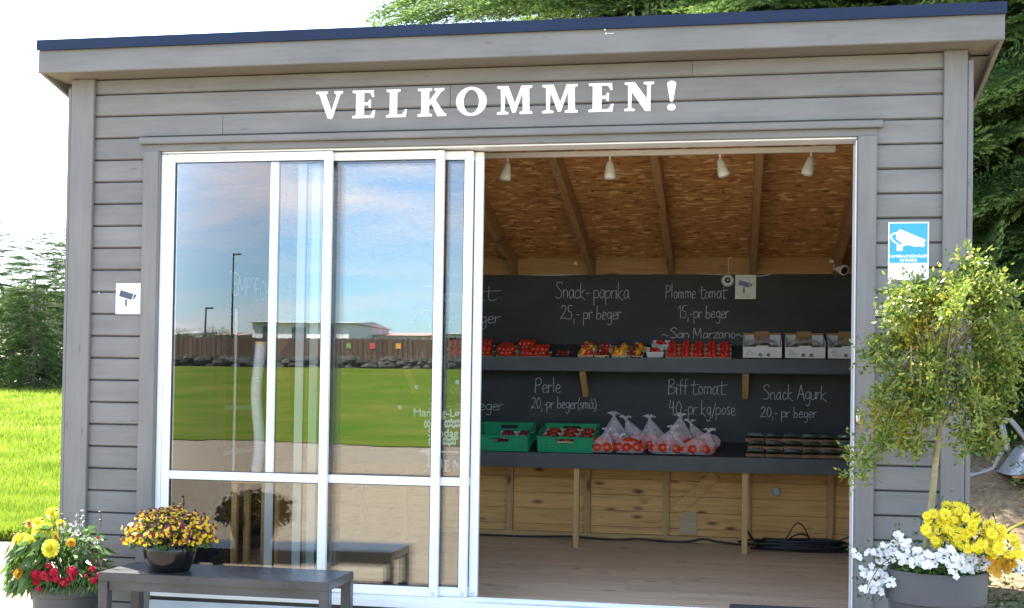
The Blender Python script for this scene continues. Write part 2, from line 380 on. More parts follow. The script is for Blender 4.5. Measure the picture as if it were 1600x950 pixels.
LAWNM = mat('lawn_green', (.050, .092, .006), .85, c2=(.085, .115, .012), nscale=1.3, bump=.5, bscale=30, spec=0, detail=6)
SOILM = mat('needle_litter', (.10, .073, .043), .9, c2=(.22, .165, .10), nscale=16, bump=.9, bscale=55, spec=.15, detail=7)
def sheet(name, xs, ys, zf, m, dz=0, keep=None):
    V = [(x, y, zf(x, y)+dz) for y in ys for x in xs]; nx = len(xs); Fc = []
    for j in range(len(ys)-1):
        for i in range(nx-1):
            if keep is None or keep((xs[i]+xs[i+1])/2, (ys[j]+ys[j+1])/2): Fc.append((j*nx+i, j*nx+i+1, (j+1)*nx+i+1, (j+1)*nx+i))
    mb = MB(); mb.v = V; mb.f = Fc; mb.m = [0]*len(Fc); return mb.build(name, m, smooth=True)
def lin(a, b, n): return [a+(b-a)*i/(n-1) for i in range(n)]
gx = [-700, -300, -120, -60]+lin(-40, 40, 81)+[60, 120, 300, 700]
gy = [-600, -250, -120, -80]+lin(-62, -8, 28)+lin(-7, 12, 39)+[16, 24, 40, 80, 200, 700]
tag(sheet('ground', gx, gy, gh0, GRAVEL), kind='structure')
def edge(x): return 3.0+.25*math.sin(x*1.7)+.15*math.sin(x*4.1)
# grass field on the left and behind, another across the yard
lx = [-700, -300, -120, -60]+lin(-40, 3.6, 60); ly = lin(2.4, 5, 14)+lin(6, 40, 24)+[60, 120, 300, 700]
tag(sheet('lawn', lx, ly, gh, LAWNM, .012, lambda x, y: y > edge(x)), kind='structure')
fx = [-400, -150, -80]+lin(-60, 60, 161)+[80, 150, 400]; fy = [-600, -250, -120, -80]+lin(-62, -28, 18)+lin(-27.6, -17, 28)
tag(sheet('field', fx, fy, gh, FIELDM, .02, lambda x, y: y < -20.5+1.4*math.sin(x*.17)+.5*math.sin(x*.9)+.25*math.sin(x*2.3)), kind='structure')
bx = lin(4.4, 16, 40); by = lin(2.4, 14, 40)
def bh(x, y): return gh(x, y)+.02*math.sin(x*7.3+y*3.1)+.015*math.sin(x*15+1)*math.sin(y*13)
tag(sheet('soil_bank', bx, by, bh, SOILM, .02), kind='structure')

# blades of the lawn that the photograph shows, and wild flowers left out
n = 170000
px_ = np.where(rng.random(n*2) < .5, rng.uniform(-30, 130, n*2), rng.uniform(-420, 330, n*2)); d_ = 9.4*(60/9.4)**(rng.uniform(0, 1, n*2)**1.3)
Pg = []
for a, b in zip(px_, d_):
    q = at(a, 700, b-6.1)
    if q.y > edge(q.x) and (q.x < -.6 or (q.y > 4 and q.x < 3)): Pg.append((q.x, q.y, gh(q.x, q.y)+.01))
Pg = np.array(Pg[:n]); k = len(Pg)
hh = rng.uniform(.05, .13, k)*(1+.05*(Pg[:, 1])); th = rng.uniform(0, 6.283, k); wd = .004+.0011*(Pg[:, 1])
S = np.stack([np.cos(th), np.sin(th), th*0], 1)*wd[:, None]; ln = rng.normal(0, .35, (k, 2))*hh[:, None]
T = Pg+np.concatenate([ln, hh[:, None]], 1)
V = np.stack([Pg-S, Pg+S, T], 1).reshape(-1, 3); Fc = np.arange(k*3).reshape(-1, 3)
BLADE = leafmat('grass_blades', [(.08, .15, .014), (.17, .25, .02), (.22, .285, .03), (.30, .31, .08)], .6, .45, .2, patch=.9)
tag(fastmesh('grass', V, Fc, BLADE), 'bright green meadow grass left of the shed', 'grass', kind='stuff')

# ------------------------------------------------------------------ the shed
XL, XR, YB = -.504, 4.193, 3.32
SLOPE = .226
def under(y): return 2.845-SLOPE*y           # underside of the roof boarding
shed = thing('farm_shop', (1.85, 1.6, GZ), 'grey timber farm shop with blue edged roof and wide open glass front', 'shop')
# front cladding: boards lapped in rows of 12 cm, butt joints here and there
fc = MB(); J0 = 2.7052
def clad(mb, x0, x1, z0, z1, joints=()):
    cuts = [x0]+[j for j in joints if x0 < j < x1]+[x1]
    for a, b in zip(cuts[:-1], cuts[1:]):
        a2 = a+(.0012 if a != x0 else 0); b2 = b-(.0012 if b != x1 else 0)
        c = min(.007, (z1-z0)/3)
        mb.add([(x, y, z) for x in (a2, b2) for y, z in ((.02, z0+.003), (.009, z0+.003), (-.0005, z0+.009), (.0, z1-c), (.006, z1-.002), (.02, z1-.002))],
               [(0, 1, 2, 3, 4, 5), (11, 10, 9, 8, 7, 6)]+[(i, i+6, (i+1) % 6+6, (i+1) % 6) for i in range(6)])
jt = {0: (2.86,), -1: (), 1: (1.2,), 2: (.37, 3.0)}
clad(fc, -.370, 4.061, J0, 2.789, (2.86,))
clad(fc, -.370, 4.061, J0-.12, J0, (1.62,))
clad(fc, -.370, 4.061, J0-.24, J0-.12, (.37,))
for r in range(2, 24):
    z1 = J0-.12*r; z0 = z1-.12
    if z1 < GZ: break
    clad(fc, -.370, -.076, max(z0, GZ+.02), z1); clad(fc, 3.752, 4.061, max(z0, GZ+.02), z1)
fc.build('front_cladding', GREY, shed)
sh = MB()                                               # sheathing behind the boards
sh.box(XL+.01, .02, .0202, .09, GZ, 2.789); sh.box(3.664, XR-.01, .0202, .09, GZ, 2.789); sh.box(.02, 3.664, .0202, .09, 2.40, 2.789)
sh.build('wall_sheathing', mat('dark_sheathing', (.05, .048, .046), .8), shed)
for nm, (a, b) in (('corner_board', (XL, -.368)), ('corner_board', (4.059, 4.168))):
    MB().box(a, b, -.024, -.0005, GZ, 2.788).build(nm, GREYV, shed, .003)
MB().box(4.170, 4.196, -.018, .13, GZ, 2.74).build('corner_board', GREYV, shed, .003)
MB().box(XL-.022, XL-.001, -.018, .13, GZ, 2.74).build('corner_board', GREYV, shed, .003)
MB().box(-.096, 3.778, -.036, -.0006, 2.424, 2.459).build('drip_board', GREY, shed, .003)
MB().box(-.073, 3.755, -.010, .018, 2.387, 2.4232).build('head_casing', GREY, shed, .002)
MB().box(-.0745, .0165, -.022, .018, GZ, 2.3865).build('side_casing', GREYV, shed, .003)
MB().box(3.6635, 3.7535, -.022, .018, GZ, 2.3865).build('side_casing', GREYV, shed, .003)
# side walls and back
for s, (a, b) in (('l', (XL, XL+.02)), ('r', (XR-.02, XR))):
    mb = MB()
    for r in range(26):
        z0 = GZ+.12*r; za, zb = z0+.002, z0+.118
        ya, yb = .131, YB
        if za > under(.13)-.05: break
        zt2 = min(zb, under(yb)-.02); 
        if zt2 < za: yb = max(.3, (2.82-za)/SLOPE-.02); zt2 = za+.01
        mb.add([(x, y, z) for x in (a, b) for y, z in ((ya, za), (yb, za), (yb, zt2), (ya, min(zb, under(ya)-.02)))],
               [(0, 1, 2, 3), (7, 6, 5, 4), (0, 4, 5, 1), (1, 5, 6, 2), (2, 6, 7, 3), (3, 7, 4, 0)])
    mb.build('side_cladding', GREY, shed)
def sidewall(a, b, y0, y1, m, nm):
    MB().add([(x, y, z) for x in (a, b) for y, z in ((y0, GZ), (y1, GZ), (y1, under(y1)-.004), (y0, under(y0)-.004))],
             [(0, 1, 2, 3), (7, 6, 5, 4), (0, 4, 5, 1), (1, 5, 6, 2), (2, 6, 7, 3), (3, 7, 4, 0)]).build(nm, m, shed)
SIDEIN = woodmat('side_lining', (.40, .24, .095), (.30, .16, .055), (.12, .05, .02), along='Y')
sidewall(XL+.0205, XL+.1, .092, YB-.02, SIDEIN, 'side_lining'); sidewall(XR-.1, XR-.0205, .092, YB-.02, SIDEIN, 'side_lining')
MB().box(XL, XR, YB-.019, YB, GZ, under(YB)-.01).build('rear_cladding', GREY, shed)
bw = MB(); z = -.02
while z < 2.06:
    bw.box(XL+.101, XR-.101, 3.176, 3.30, z+.0015, min(z+.1185, 2.08)); z += .12
bw.build('back_lining', PINE, shed)
S0 = 1.393
for kx in range(-2, 5):
    MB().box(S0+.6*kx-.024, S0+.6*kx+.024, 3.128, 3.1755, .0485, 1.0).build('stud', PINEV, shed, .002)
MB().box(XL+.101, XR-.101, 3.126, 3.1755, .001, .048).build('bottom_plate', woodmat('plate_timber', (.50, .31, .12), (.40, .22, .075), (.18, .08, .03), isl=.02), shed, .002)
MB().box(XL+.101, XR-.101, 3.10, 3.17, 2.0165, under(3.1)-.002).build('header_beam', woodmat('header_timber', (.33, .185, .06), (.25, .13, .04), (.12, .05, .02), isl=.02), shed, .002)
pa, pb = at(1118, 742, 3.14), at(1055, 800, 3.14)
MB().bar((pa.x, 3.1505, pa.z), (pb.x, 3.1505, pb.z), .02, .085, upv=(.7, 0, .7)).build('diagonal_brace', PINE, shed, .002)
pa = at(1072, 800, 3.14); MB().box(pa.x-.05, pa.x+.08, 3.152, 3.1745, .06, pa.z).build('wall_patch', woodmat('pale_offcut', (.50, .36, .20), (.42, .28, .14), (.2, .1, .05), isl=.02), shed, .002)
# roof, rafters, ceiling
OH, OF = .112, .17
yb_ = YB+.15
def slab(mb, x0, x1, y0, y1, d0, d1):
    mb.add([(x, y, under(y)+d) for x in (x0, x1) for y, d in ((y0, d0), (y1, d0), (y1, d1), (y0, d1))],
           [(0, 1, 2, 3), (7, 6, 5, 4), (0, 4, 5, 1), (1, 5, 6, 2), (2, 6, 7, 3), (3, 7, 4, 0)]); return mb
slab(MB(), XL+.1, XR-.1, .091, 3.3, -.001, .018).build('ceiling_boards', OSB, shed)
slab(MB(), XL-OH+.02, XR+OH-.02, -OF+.025, yb_, .020, .05).build('roof_deck', mat('roof_felt', (.03, .032, .036), .8), shed)
for kx in range(-3, 5):
    xx = S0+.6*kx+.02
    if xx < XL+.13: continue
    slab(MB(), xx-.024, xx+.024, .093, 3.0985, -.135, -.002).build('rafter', RAFT, shed, .002)
MB().box(XL-OH, XR+OH, -OF, -OF+.022, 2.790, 2.912).build('fascia_board', GREY, shed, .003)
fl = MB()
fl.box(XL-OH-.006, XR+OH+.006, -OF-.012, -OF-.0075, 2.908, 2.966); fl.box(XL-OH-.006, XR+OH+.006, -OF-.0075, .1, 2.9615, 2.966)
fl.box(XL-OH-.006, XR+OH+.006, -OF-.0165, -OF-.012, 2.908, 2.9125)
fl.build('roof_edge_flashing', NAVY, shed, .001)
for a, b in ((XL-OH, XL-OH+.022), (XR+OH-.022, XR+OH)):
    slab(MB(), a, b, -OF+.0225, yb_, -.09, .06).build('barge_board', GREY, shed, .003)
for a, b in ((XL-OH-.006, XL-OH-.001), (XR+OH+.001, XR+OH+.006)):
    slab(MB(), a, b, -OF+.02, yb_, .03, .075).build('barge_flashing', NAVY, shed)
SOF = mat('soffit_bounce_brown', (.165, .15, .122), .6, c2=(.14, .125, .10), nscale=3, stretch=(.5, 3, 1))  # brown of light bounced up from the ground is put into this colour
MB().box(XL-OH+.0225, XR+OH-.0225, -OF+.0225, .09, 2.7905, 2.802).build('soffit', SOF, shed)
for a, b in ((XL-OH+.0225, XL-.001), (XR+.001, XR+OH-.0225)):
    slab(MB(), a, b, .091, yb_, -.052, -.04).build('side_soffit', SOF, shed)
# little bird droppings, cobweb knot and cracks stay as marks on the fascia
q = at(945, 46, -OF-.02); mk = MB()
mk.ball((q.x, -OF-.014, q.z), .004, 8, sq=(1, .4, 1)); mk.ball((q.x+.004, -OF-.006, q.z-.016), .0035, 8, sq=(1, .4, 1.6)); mk.bar((q.x, -OF-.003, q.z-.014), (q.x+.045, -OF-.003, q.z-.016), .002, .002)
mk.build('fascia_nail_tuft', PAINTW, shed)
# floor, threshold
fl = MB(); y = .16; r = 0
while y < 3.12:
    y2 = min(y+.13, 3.1255); x = XL+.101-(.7 if r % 2 else 0)-(.31 if r % 3 else 0)
    while x < XR-.1:
        fl.box(max(x, XL+.101)+.0006, min(x+1.3, XR-.101)-.0006, y+.0006, y2-.0006, -.02, 0); x += 1.3
    y = y2; r += 1
fl.build('floor_boards', FLOORM, shed)
MB().box(XL+.03, XR-.03, .10, 3.29, GZ, -.021).build('floor_frame', mat('floor_joists', (.2, .14, .08), .8), shed)
MB().box(.018, 3.662, -.028, .158, -.006, .036).build('door_sill', WHITE, shed, .003)
MB().box(.018, 3.662, -.020, .098, -.026, -.0065).build('sill_gap', BLACKP, shed)
MB().box(.018, 3.662, -.034, .098, GZ, -.0265).build('plinth_flashing', PLINTH, shed, .003)
MB().box(.018, 3.662, .008, .030, 2.3785, 2.3865).build('door_head', WHITE, shed, .002)
MB().box(.018, 3.662, .0305, .158, 2.3830, 2.3865).build('door_head', WHITE, shed)
MB().box(.0172, .046, .012, .158, .0365, 2.374).build('door_jamb', WHITE, shed, .002)
MB().box(3.6565, 3.6628, .012, .158, .0365, 2.374).build('door_jamb', WHITE, shed, .002)
for zz in (.0365,):
    for yy in (.047, .083, .119): MB().box(.047, 3.651, yy-.0025, yy+.0025, zz, zz+.006).build('door_track', WHITE, shed)

# lettering over the door
GL = {
 'E': (.78, [[(0,0),(.74,0),(.78,.27),(.71,.27),(.63,.12),(.58,.09),(.40,.09),(.40,.46),(.53,.46),(.57,.37),(.63,.37),(.63,.66),(.57,.66),(.53,.56),(.40,.56),(.40,.91),(.56,.91),(.62,.87),(.67,.75),(.74,.75),(.72,1),(0,1),(-.01,.93),(.12,.89),(.12,.11),(-.01,.07)]]),
 'L': (.76, [[(0,0),(.72,0),(.76,.28),(.69,.28),(.61,.13),(.55,.09),(.40,.09),(.40,.89),(.53,.93),(.52,1),(0,1),(-.01,.93),(.12,.89),(.12,.11),(-.01,.07)]]),
 'V': (.96, [[(0,1),(.42,1),(.43,.93),(.35,.9),(.56,.30),(.74,.87),(.65,.93),(.66,1),(.96,1),(.97,.93),(.87,.88),(.60,.02),(.52,-.01),(.43,.02),(.11,.9),(-.01,.93)]]),
 'K': (1.0, [[(0,0),(.50,0),(.51,.07),(.40,.11),(.40,.38),(.48,.46),(.70,0),(1.0,0),(1.02,.07),(.93,.12),(.63,.58),(.82,.87),(.94,.93),(.93,1),(.58,1),(.57,.93),(.65,.88),(.40,.55),(.40,.89),(.51,.93),(.50,1),(0,1),(-.01,.93),(.12,.89),(.12,.11),(-.01,.07)]]),
 'M': (1.14, [[(0,0),(.36,0),(.37,.07),(.24,.11),(.26,.72),(.50,.05),(.60,.05),(.82,.74),(.84,.11),(.73,.07),(.74,0),(1.14,0),(1.15,.07),(1.06,.11),(1.04,.89),(1.14,.93),(1.13,1),(.78,1),(.58,.38),(.36,1),(0,1),(-.01,.93),(.11,.89),(.13,.11),(-.01,.07)]]),
 'N': (1.0, [[(0,0),(.34,0),(.35,.07),(.23,.11),(.24,.66),(.70,-.01),(.88,-.01),(.88,.89),(1.0,.93),(.99,1),(.64,1),(.63,.93),(.76,.89),(.75,.42),(.34,1),(0,1),(-.01,.93),(.11,.89),(.12,.11),(-.01,.07)]]),
 '!': (.28, [[(.0,.92),(.04,.98),(.14,1.02),(.24,.98),(.28,.92),(.19,.33),(.17,.29),(.11,.29),(.09,.33)],
             [(.14+.13*math.cos(a), .10+.115*math.sin(a)) for a in [i*math.pi/8 for i in range(16)]]]),
}
def ringglyph(mb, w, f, d0, d1, h=1.0, t=(.25, .09), z0=0, n=40, a0=0, a1=2*math.pi):
    vs = []; fs = []
    for i in range(n+1):
        a = a0+(a1-a0)*i/n
        for (rx, rz) in ((w/2, h/2+.01), (w/2-t[0], h/2-t[1])):
            for d in (d0, d1): vs.append(f(w/2+rx*math.cos(a), z0+h/2+rz*math.sin(a), d))
    for i in range(n):
        k = i*4; fs += [(k, k+2, k+6, k+4), (k+1, k+5, k+7, k+3), (k, k+4, k+5, k+1), (k+2, k+3, k+7, k+6)]
    mb.add(vs, fs)
lt = MB(); z0l, z1l = 2.540, 2.686; hl = z1l-z0l
for ch, a, b in (('V',494,535.5),('E',551,586.5),('L',604,636),('K',653,697),('O',712.5,760.5),('M',777,831.5),('M',847.5,902.6),('E',920,959),('N',976,1022),('!',1042,1056.5)):
    xa, xb = X(a, -.003, 155), X(b, -.003, 155)
    if ch == 'O':
        ringglyph(lt, 1.0, lambda u, v, d: (xa+u*(xb-xa), d, z0l-.002+v*(hl+.002)), -.0034, -.0002); continue
    w, outs = GL[ch]
    for o_ in outs: lt.poly(o_, -.0034, -.0002, lambda u, v, d: (xa+u/w*(xb-xa), d, z0l+v*hl))
lt.build('welcome_lettering', PAINTW, shed)
# ------------------------------------------------------------------ sliding glass doors: four leaves slid together on the left
def door(name_y, a, b, label, rollers=True):
    y0, y1 = name_y; d = thing('glass_door', ((a+b)/2, (y0+y1)/2, .043), label, 'glass door', 'white sliding glass doors')
    w = .046; zb, zt = .043, 2.3740; m0, m1 = .620, .664
    MB().box(a, a+w, y0, y1, zb, zt).build('stile', WHITE, d, .003)
    MB().box(b-w, b, y0, y1, zb, zt).build('stile', WHITE, d, .003)
    for p, q in ((zb, .093), (m0, m1), (2.330, zt)):
        MB().box(a+w+.0003, b-w-.0003, y0+.002, y1-.002, p, q).build('rail', WHITE, d, .003)
    for p, q in ((.0932, m0-.0002), (m1+.0002, 2.3298)):
        ym = (y0+y1)/2
        MB().add([(a+w, ym, p), (b-w, ym, p), (b-w, ym, q), (a+w, ym, q)], [(0, 1, 2, 3)]).build('pane', GLASS, d)
        g = MB()                                        # dark rubber seal round the pane
        t = .004
        for u0, u1, v0, v1 in ((a+w, a+w+t, p, q), (b-w-t, b-w, p, q), (a+w+t, b-w-t, p, p+t), (a+w+t, b-w-t, q-t, q)):
            g.box(u0+.0002, u1-.0002, y0+.006, y1-.006, v0+.0002, v1-.0002)
        g.build('seal', BLACKP, d)
    if rollers:
        MB().lathe([(.009, -.004), (.011, 0), (.011, .006), (.004, .008)], (0, 0, 0), 12, T=Matrix.Translation((b-w/2, y0-.002, .062)) @ Matrix.Rotation(R(90), 4, 'X')).build('roller_cap', LGREY, d)
    return d
YA, YBB, YC, YD = (.014, .044), (.050, .080), (.086, .116), (.122, .152)
door(YA, .047, X(514.5, .014), 'white framed glass door leaf fixed at the left jamb behind the pansy pot', False)
door(YBB, X(418.5, .05), X(690, .05), 'white framed glass door leaf second from the jamb, wide pane beside the fixed leaf')
door(YC, X(462, .086), X(735.5, .086), 'white framed glass door leaf third from the jamb, showing a narrow glass strip')
dd = door(YD, X(484, .122), X(752, .122), 'innermost white framed glass door leaf with opening hours lettering, edge at the opening')

# text helper (Blender's own letters turned into mesh)
def textmesh(name, s, size, fmap, m, parent, ext=.001, bold=0, align='CENTER', sp=1.0):
    cu = bpy.data.curves.new('text', 'FONT'); cu.body = s; cu.size = size; cu.align_x = align; cu.extrude = 0; cu.offset = bold; cu.space_character = sp
    ob = bpy.data.objects.new('text', cu); col.objects.link(ob)
    dg = bpy.context.evaluated_depsgraph_get(); dg.update()
    me = ob.evaluated_get(dg).to_mesh(); mb = MB()
    mb.add([fmap(v.co.x, v.co.y) for v in me.vertices], [tuple(p.vertices) for p in me.polygons])
    ob.to_mesh_clear(); bpy.data.objects.remove(ob); bpy.data.curves.remove(cu)
    if not mb.v: return None
    return mb.build(name, m, parent)
# hours and arrow on the innermost pane
yg = YD[0]+.015-.0012
def dglass(cx, cz): return lambda u, v: (cx+u, yg, cz+v)
def pz(px, py): q = at(px, py, yg); return q.x, q.z
LETW = mat('white_vinyl', (.85, .86, .86), .5)
cx, cz = pz(697, 651); textmesh('opening_hours', 'Mandag-Lørdag', .058, dglass(cx, cz), LETW, dd, bold=.0012)
cx, cz = pz(692, 682); textmesh('opening_hours', 'Søndag', .058, dglass(cx, cz), LETW, dd, bold=.0012)
bl = MB()
for py, xs in ((662, (665, 670, 684, 697, 701, 705, 709, 713, 717)), (690, (672, 676, 684, 694, 698, 702, 706, 710))):
    for i, px in enumerate(xs):
        c, zc = pz(px, py)
        if px == 684: bl.box(c-.012, c+.008, yg-.0004, yg, zc-.003, zc+.003)
        else:
            ringglyph(bl, .018, lambda u, v, d: (c-.009+u, d, zc-.011+v+.004*math.sin(px)), yg-.0008, yg, .024, (.006, .006), n=14)
bl.build('opening_hours', LETW, dd)
ar = MB(); (xa, za), (xb, zb_) = pz(653, 705), pz(741, 708)
fy = lambda u, v, d: (u, d, v)
ar.poly([(xa, za), (xa+.075, za+.022), (xa+.068, za+.004), (xb-.068, za+.004), (xb-.075, za+.022), (xb, za), (xb-.075, za-.022), (xb-.068, za-.004), (xa+.068, za-.004), (xa+.075, za-.022)], yg-.0005, yg, fy)
ar.build('arrow_mark', LETW, dd)
ap = MB(); h = .062
def apg(px, py):
    c, zc = pz(px, py); return c, zc
def serif(mb, ch, x, z, w):
    f = lambda u, v, d: (x+u*w, d, z+v*h)
    a, b = yg-.0008, yg
    if ch == 'A':
        mb.poly([(0,0),(.3,0),(.3,.05),(.2,.06),(.29,.33),(.62,.33),(.72,.06),(.62,.05),(.62,0),(1,0),(1,.05),(.92,.06),(.58,1),(.47,1),(.12,.06),(0,.05)], a, b, f)
        ringglyph(mb, .26*w, lambda u, v, d: (x+.395*w+u, d, z+h*1.04+v), a, b, .26*w, (.006, .006), n=16)
    if ch == 'P':
        mb.poly([(0,0),(.48,0),(.48,.05),(.33,.06),(.33,1),(0,1),(0,.95),(.14,.94),(.14,.06),(0,.05)], a, b, f)
        ringglyph(mb, .62*w, lambda u, v, d: (x+.18*w+u, d-.0002, z+.46*h+v), a, b, .54*h, (.012, .006), n=24, a0=-math.pi/2, a1=math.pi/2)
    if ch == 'E': mb.poly(GL['E'][1][0], a, b, f)
    if ch == 'N': mb.poly([(0,0),(.28,0),(.28,.05),(.18,.06),(.18,.78),(.80,0),(.88,0),(.88,.94),(1,.95),(1,1),(.70,1),(.70,.95),(.8,.94),(.8,.28),(.26,1),(0,1),(0,.95),(.1,.94),(.1,.06),(0,.05)], a, b, f)
for ch, px, w in (('A', 662, .058), ('P', 681, .046), ('E', 693, .046), ('N', 707, .055)):
    c, zc = apg(px, 737); serif(ap, ch, c, zc, w)
ap.build('open_lettering', LETW, dd)
for i, (px, py) in enumerate(((651, 605), (714, 597), (625, 636))):      # little suction hooks on the pane
    c, zc = pz(px, py); q = MB(); q.lathe([(.011, -.002), (.012, 0), (.006, .004)], (0, 0, 0), 10, T=Matrix.Translation((c, yg, zc)) @ Matrix.Rotation(R(90), 4, 'X')); q.build('sticker_dot', LETW, dd)

# ------------------------------------------------------------------ blackboard and its chalk
bb = MB().box(XL+.101, XR-.101, 3.114, 3.1255, .60, 2.0155).build('blackboard', BOARD, shed)
ST = {
'S': (.62, [[(.55,.86),(.42,.98),(.2,.96),(.12,.78),(.3,.58),(.48,.38),(.46,.12),(.28,0),(.03,.08)]]),
'n': (.42, [[(0,.52),(.02,0)],[(.01,.33),(.16,.5),(.28,.46),(.33,.3),(.34,0)]]),
'a': (.46, [[(.34,.42),(.2,.52),(.05,.36),(.03,.12),(.14,0),(.3,.14),(.34,.5)],[(.34,.5),(.35,.08),(.43,.0)]]),
'å': (.46, [[(.34,.42),(.2,.52),(.05,.36),(.03,.12),(.14,0),(.3,.14),(.34,.5)],[(.34,.5),(.35,.08),(.43,.0)],[(.2,.66),(.26,.73),(.2,.79),(.15,.72),(.2,.66)]]),
'c': (.40, [[(.33,.42),(.2,.52),(.05,.34),(.06,.08),(.2,0),(.35,.1)]]),
'k': (.42, [[(.03,.98),(0,0)],[(.32,.5),(.02,.22),(.4,-.12)]]),
'-': (.34, [[(.02,.32),(.28,.34)]]),
'p': (.42, [[(0,.52),(.0,-.42)],[(0,.4),(.18,.53),(.33,.36),(.26,.08),(.02,.06)]]),
'r': (.32, [[(0,.52),(.01,0)],[(0,.3),(.12,.48),(.28,.49)]]),
'i': (.16, [[(.03,.5),(.04,0)],[(.04,.7),(.055,.66)]]),
'e': (.40, [[(.03,.25),(.3,.32),(.26,.5),(.12,.5),(.02,.26),(.1,.02),(.36,.08)]]),
'g': (.42, [[(.3,.42),(.16,.5),(.03,.34),(.06,.1),(.2,.06),(.31,.22)],[(.32,.52),(.31,-.22),(.18,-.42),(.0,-.32)]]),
'b': (.42, [[(.02,1),(.01,0)],[(.01,.3),(.17,.46),(.32,.3),(.26,.04),(.01,.03)]]),
'P': (.50, [[(.05,.95),(.03,0)],[(0,.9),(.28,.98),(.44,.76),(.32,.54),(.04,.47)]]),
'l': (.18, [[(.03,1),(.04,.0)]]),
'o': (.40, [[(.17,.5),(.03,.32),(.1,.02),(.27,.06),(.33,.34),(.17,.5)]]),
'm': (.56, [[(0,.5),(.02,0)],[(.01,.34),(.12,.5),(.22,.4),(.22,0)],[(.22,.36),(.34,.5),(.44,.4),(.45,0)]]),
't': (.42, [[(.14,.92),(.13,.1),(.22,0),(.38,.05)],[(-.06,.58),(.5,.66)]]),
'M': (.72, [[(0,0),(.06,.98)],[(.06,.98),(.3,.3),(.56,1)],[(.56,1),(.6,0)]]),
'z': (.38, [[(.02,.5),(.32,.5),(.02,.0),(.36,.02)]]),
'B': (.54, [[(.05,.96),(.03,0)],[(0,.92),(.3,.98),(.4,.78),(.08,.54)],[(.08,.54),(.42,.44),(.4,.14),(.02,0)]]),
'f': (.30, [[(.3,.98),(.16,.86),(.12,0)],[(-.04,.56),(.3,.58)]]),
'A': (.60, [[(0,0),(.27,1)],[(.27,1),(.5,0)],[(.08,.36),(.46,.38)]]),
'u': (.42, [[(.0,.5),(.03,.08),(.16,.0),(.3,.14),(.33,.5)],[(.33,.5),(.35,0)]]),
's': (.34, [[(.28,.46),(.14,.52),(.06,.38),(.24,.2),(.2,.02),(.02,.04)]]),
'd': (.42, [[(.3,.42),(.16,.5),(.03,.3),(.08,.02),(.24,.04),(.32,.2)],[(.34,1),(.34,.0)]]),
'T': (.60, [[(0,.96),(.56,1)],[(.28,.97),(.27,0)]]),
'0': (.50, [[(.24,.96),(.08,.7),(.06,.3),(.2,.02),(.36,.2),(.42,.6),(.24,.96)]]),
'1': (.26, [[(.0,.7),(.16,.98),(.15,0)]]),
'2': (.50, [[(.05,.78),(.2,.97),(.38,.85),(.3,.5),(.02,.04),(.2,.1),(.46,.02)]]),
'3': (.46, [[(.06,.9),(.3,.96),(.34,.7),(.14,.54),(.36,.42),(.32,.1),(.03,.04)]]),
'4': (.54, [[(.12,.98),(.05,.48),(.46,.52)],[(.4,.9),(.38,0)]]),
'5': (.50, [[(.46,.98),(.14,.96),(.1,.56),(.34,.5),(.4,.2),(.2,0),(.02,.08)]]),
',': (.18, [[(.06,.08),(.05,-.3)]]),
'/': (.34, [[(.3,.8),(.02,-.2)]]),
'(': (.22, [[(.18,.95),(.04,.5),(.05,.1),(.16,-.2)]]),
')': (.22, [[(.03,.95),(.17,.5),(.16,.1),(.03,-.2)]]),
'~': (.56, [[(.02,.2),(.14,.36),(.28,.28),(.4,.16),(.52,.28)]]),
' ': (.28, []),
'E': (.46, [[(.4,1),(.04,1),(.04,0),(.42,0)],[(.04,.52),(.36,.52)]]),
'H': (.5, [[(.04,1),(.04,0)],[(.44,1),(.44,0)],[(.04,.5),(.44,.5)]]),
'C': (.5, [[(.44,.86),(.28,1),(.08,.8),(.05,.3),(.2,.02),(.44,.14)]]),
'⅂': (.34, [[(.0,1),(.26,1),(.26,0)]]),
'Q': (.48, [[(.04,0),(.04,1)],[(.04,1),(.34,.96),(.4,.74),(.3,.54),(.04,.5)]]),
}
def handwrite(mb, s, x0, x1, zb, hgt, yv, th=.005, jit=.02, fmap=None, seed=1, slope=0.0):
    """writes s between x0 and x1 on baseline zb as thin strokes that stand just off the surface"""
    rg = random.Random(seed); tot = sum(ST[c][0] for c in s); sc = (x1-x0)/tot; cur = 0
    lay = 0
    for c in s:
        w, strokes = ST[c]; dz = rg.uniform(-.03, .03); sw = rg.uniform(.92, 1.08)
        for stq in strokes:
            pts = [(p[0]*sw+rg.uniform(-jit, jit), p[1]+dz+rg.uniform(-jit, jit)) for p in stq]
            pts = [(q.x, q.y) for q in curve([(p[0], p[1], 0) for p in pts], 5*len(pts))] if len(pts) > 2 else pts
            vs = []; fs = []; N = len(pts); lay += 1
            for i, (u, v) in enumerate(pts):
                ax, az = x0+(cur+u)*sc, zb+v*hgt+slope*(cur+u)*sc
                a2, b2 = pts[max(0, i-1)], pts[min(N-1, i+1)]
                dx, dzz = (b2[0]-a2[0])*sc, (b2[1]-a2[1])*hgt; L = math.hypot(dx, dzz) or 1
                t = th*rg.uniform(.6, 1.15)/2; nx, nz = -dzz/L*t, dx/L*t
                y = yv-.0006-.00012*(lay % 7)
                vs += [(ax+nx, y, az+nz), (ax-nx, y, az-nz)]
            for i in range(N-1): fs.append((2*i, 2*i+1, 2*i+3, 2*i+2))
            mb.add([fmap(*v) for v in vs] if fmap else vs, fs)
        cur += w
yc = 3.114
def write(s, pa, pb, py_base, py_top, th=.0053, seed=1):
    qa, qb = at(pa, py_base, yc), at(pb, py_base, yc); zt = at(pa, py_top, yc).z
    ck = MB(); handwrite(ck, s, qa.x, qb.x, qa.z, zt-qa.z, yc, th, seed=seed, slope=(qb.z-qa.z)/(qb.x-qa.x)*.6)
    ck.build('chalk_writing', CHALK, bb)
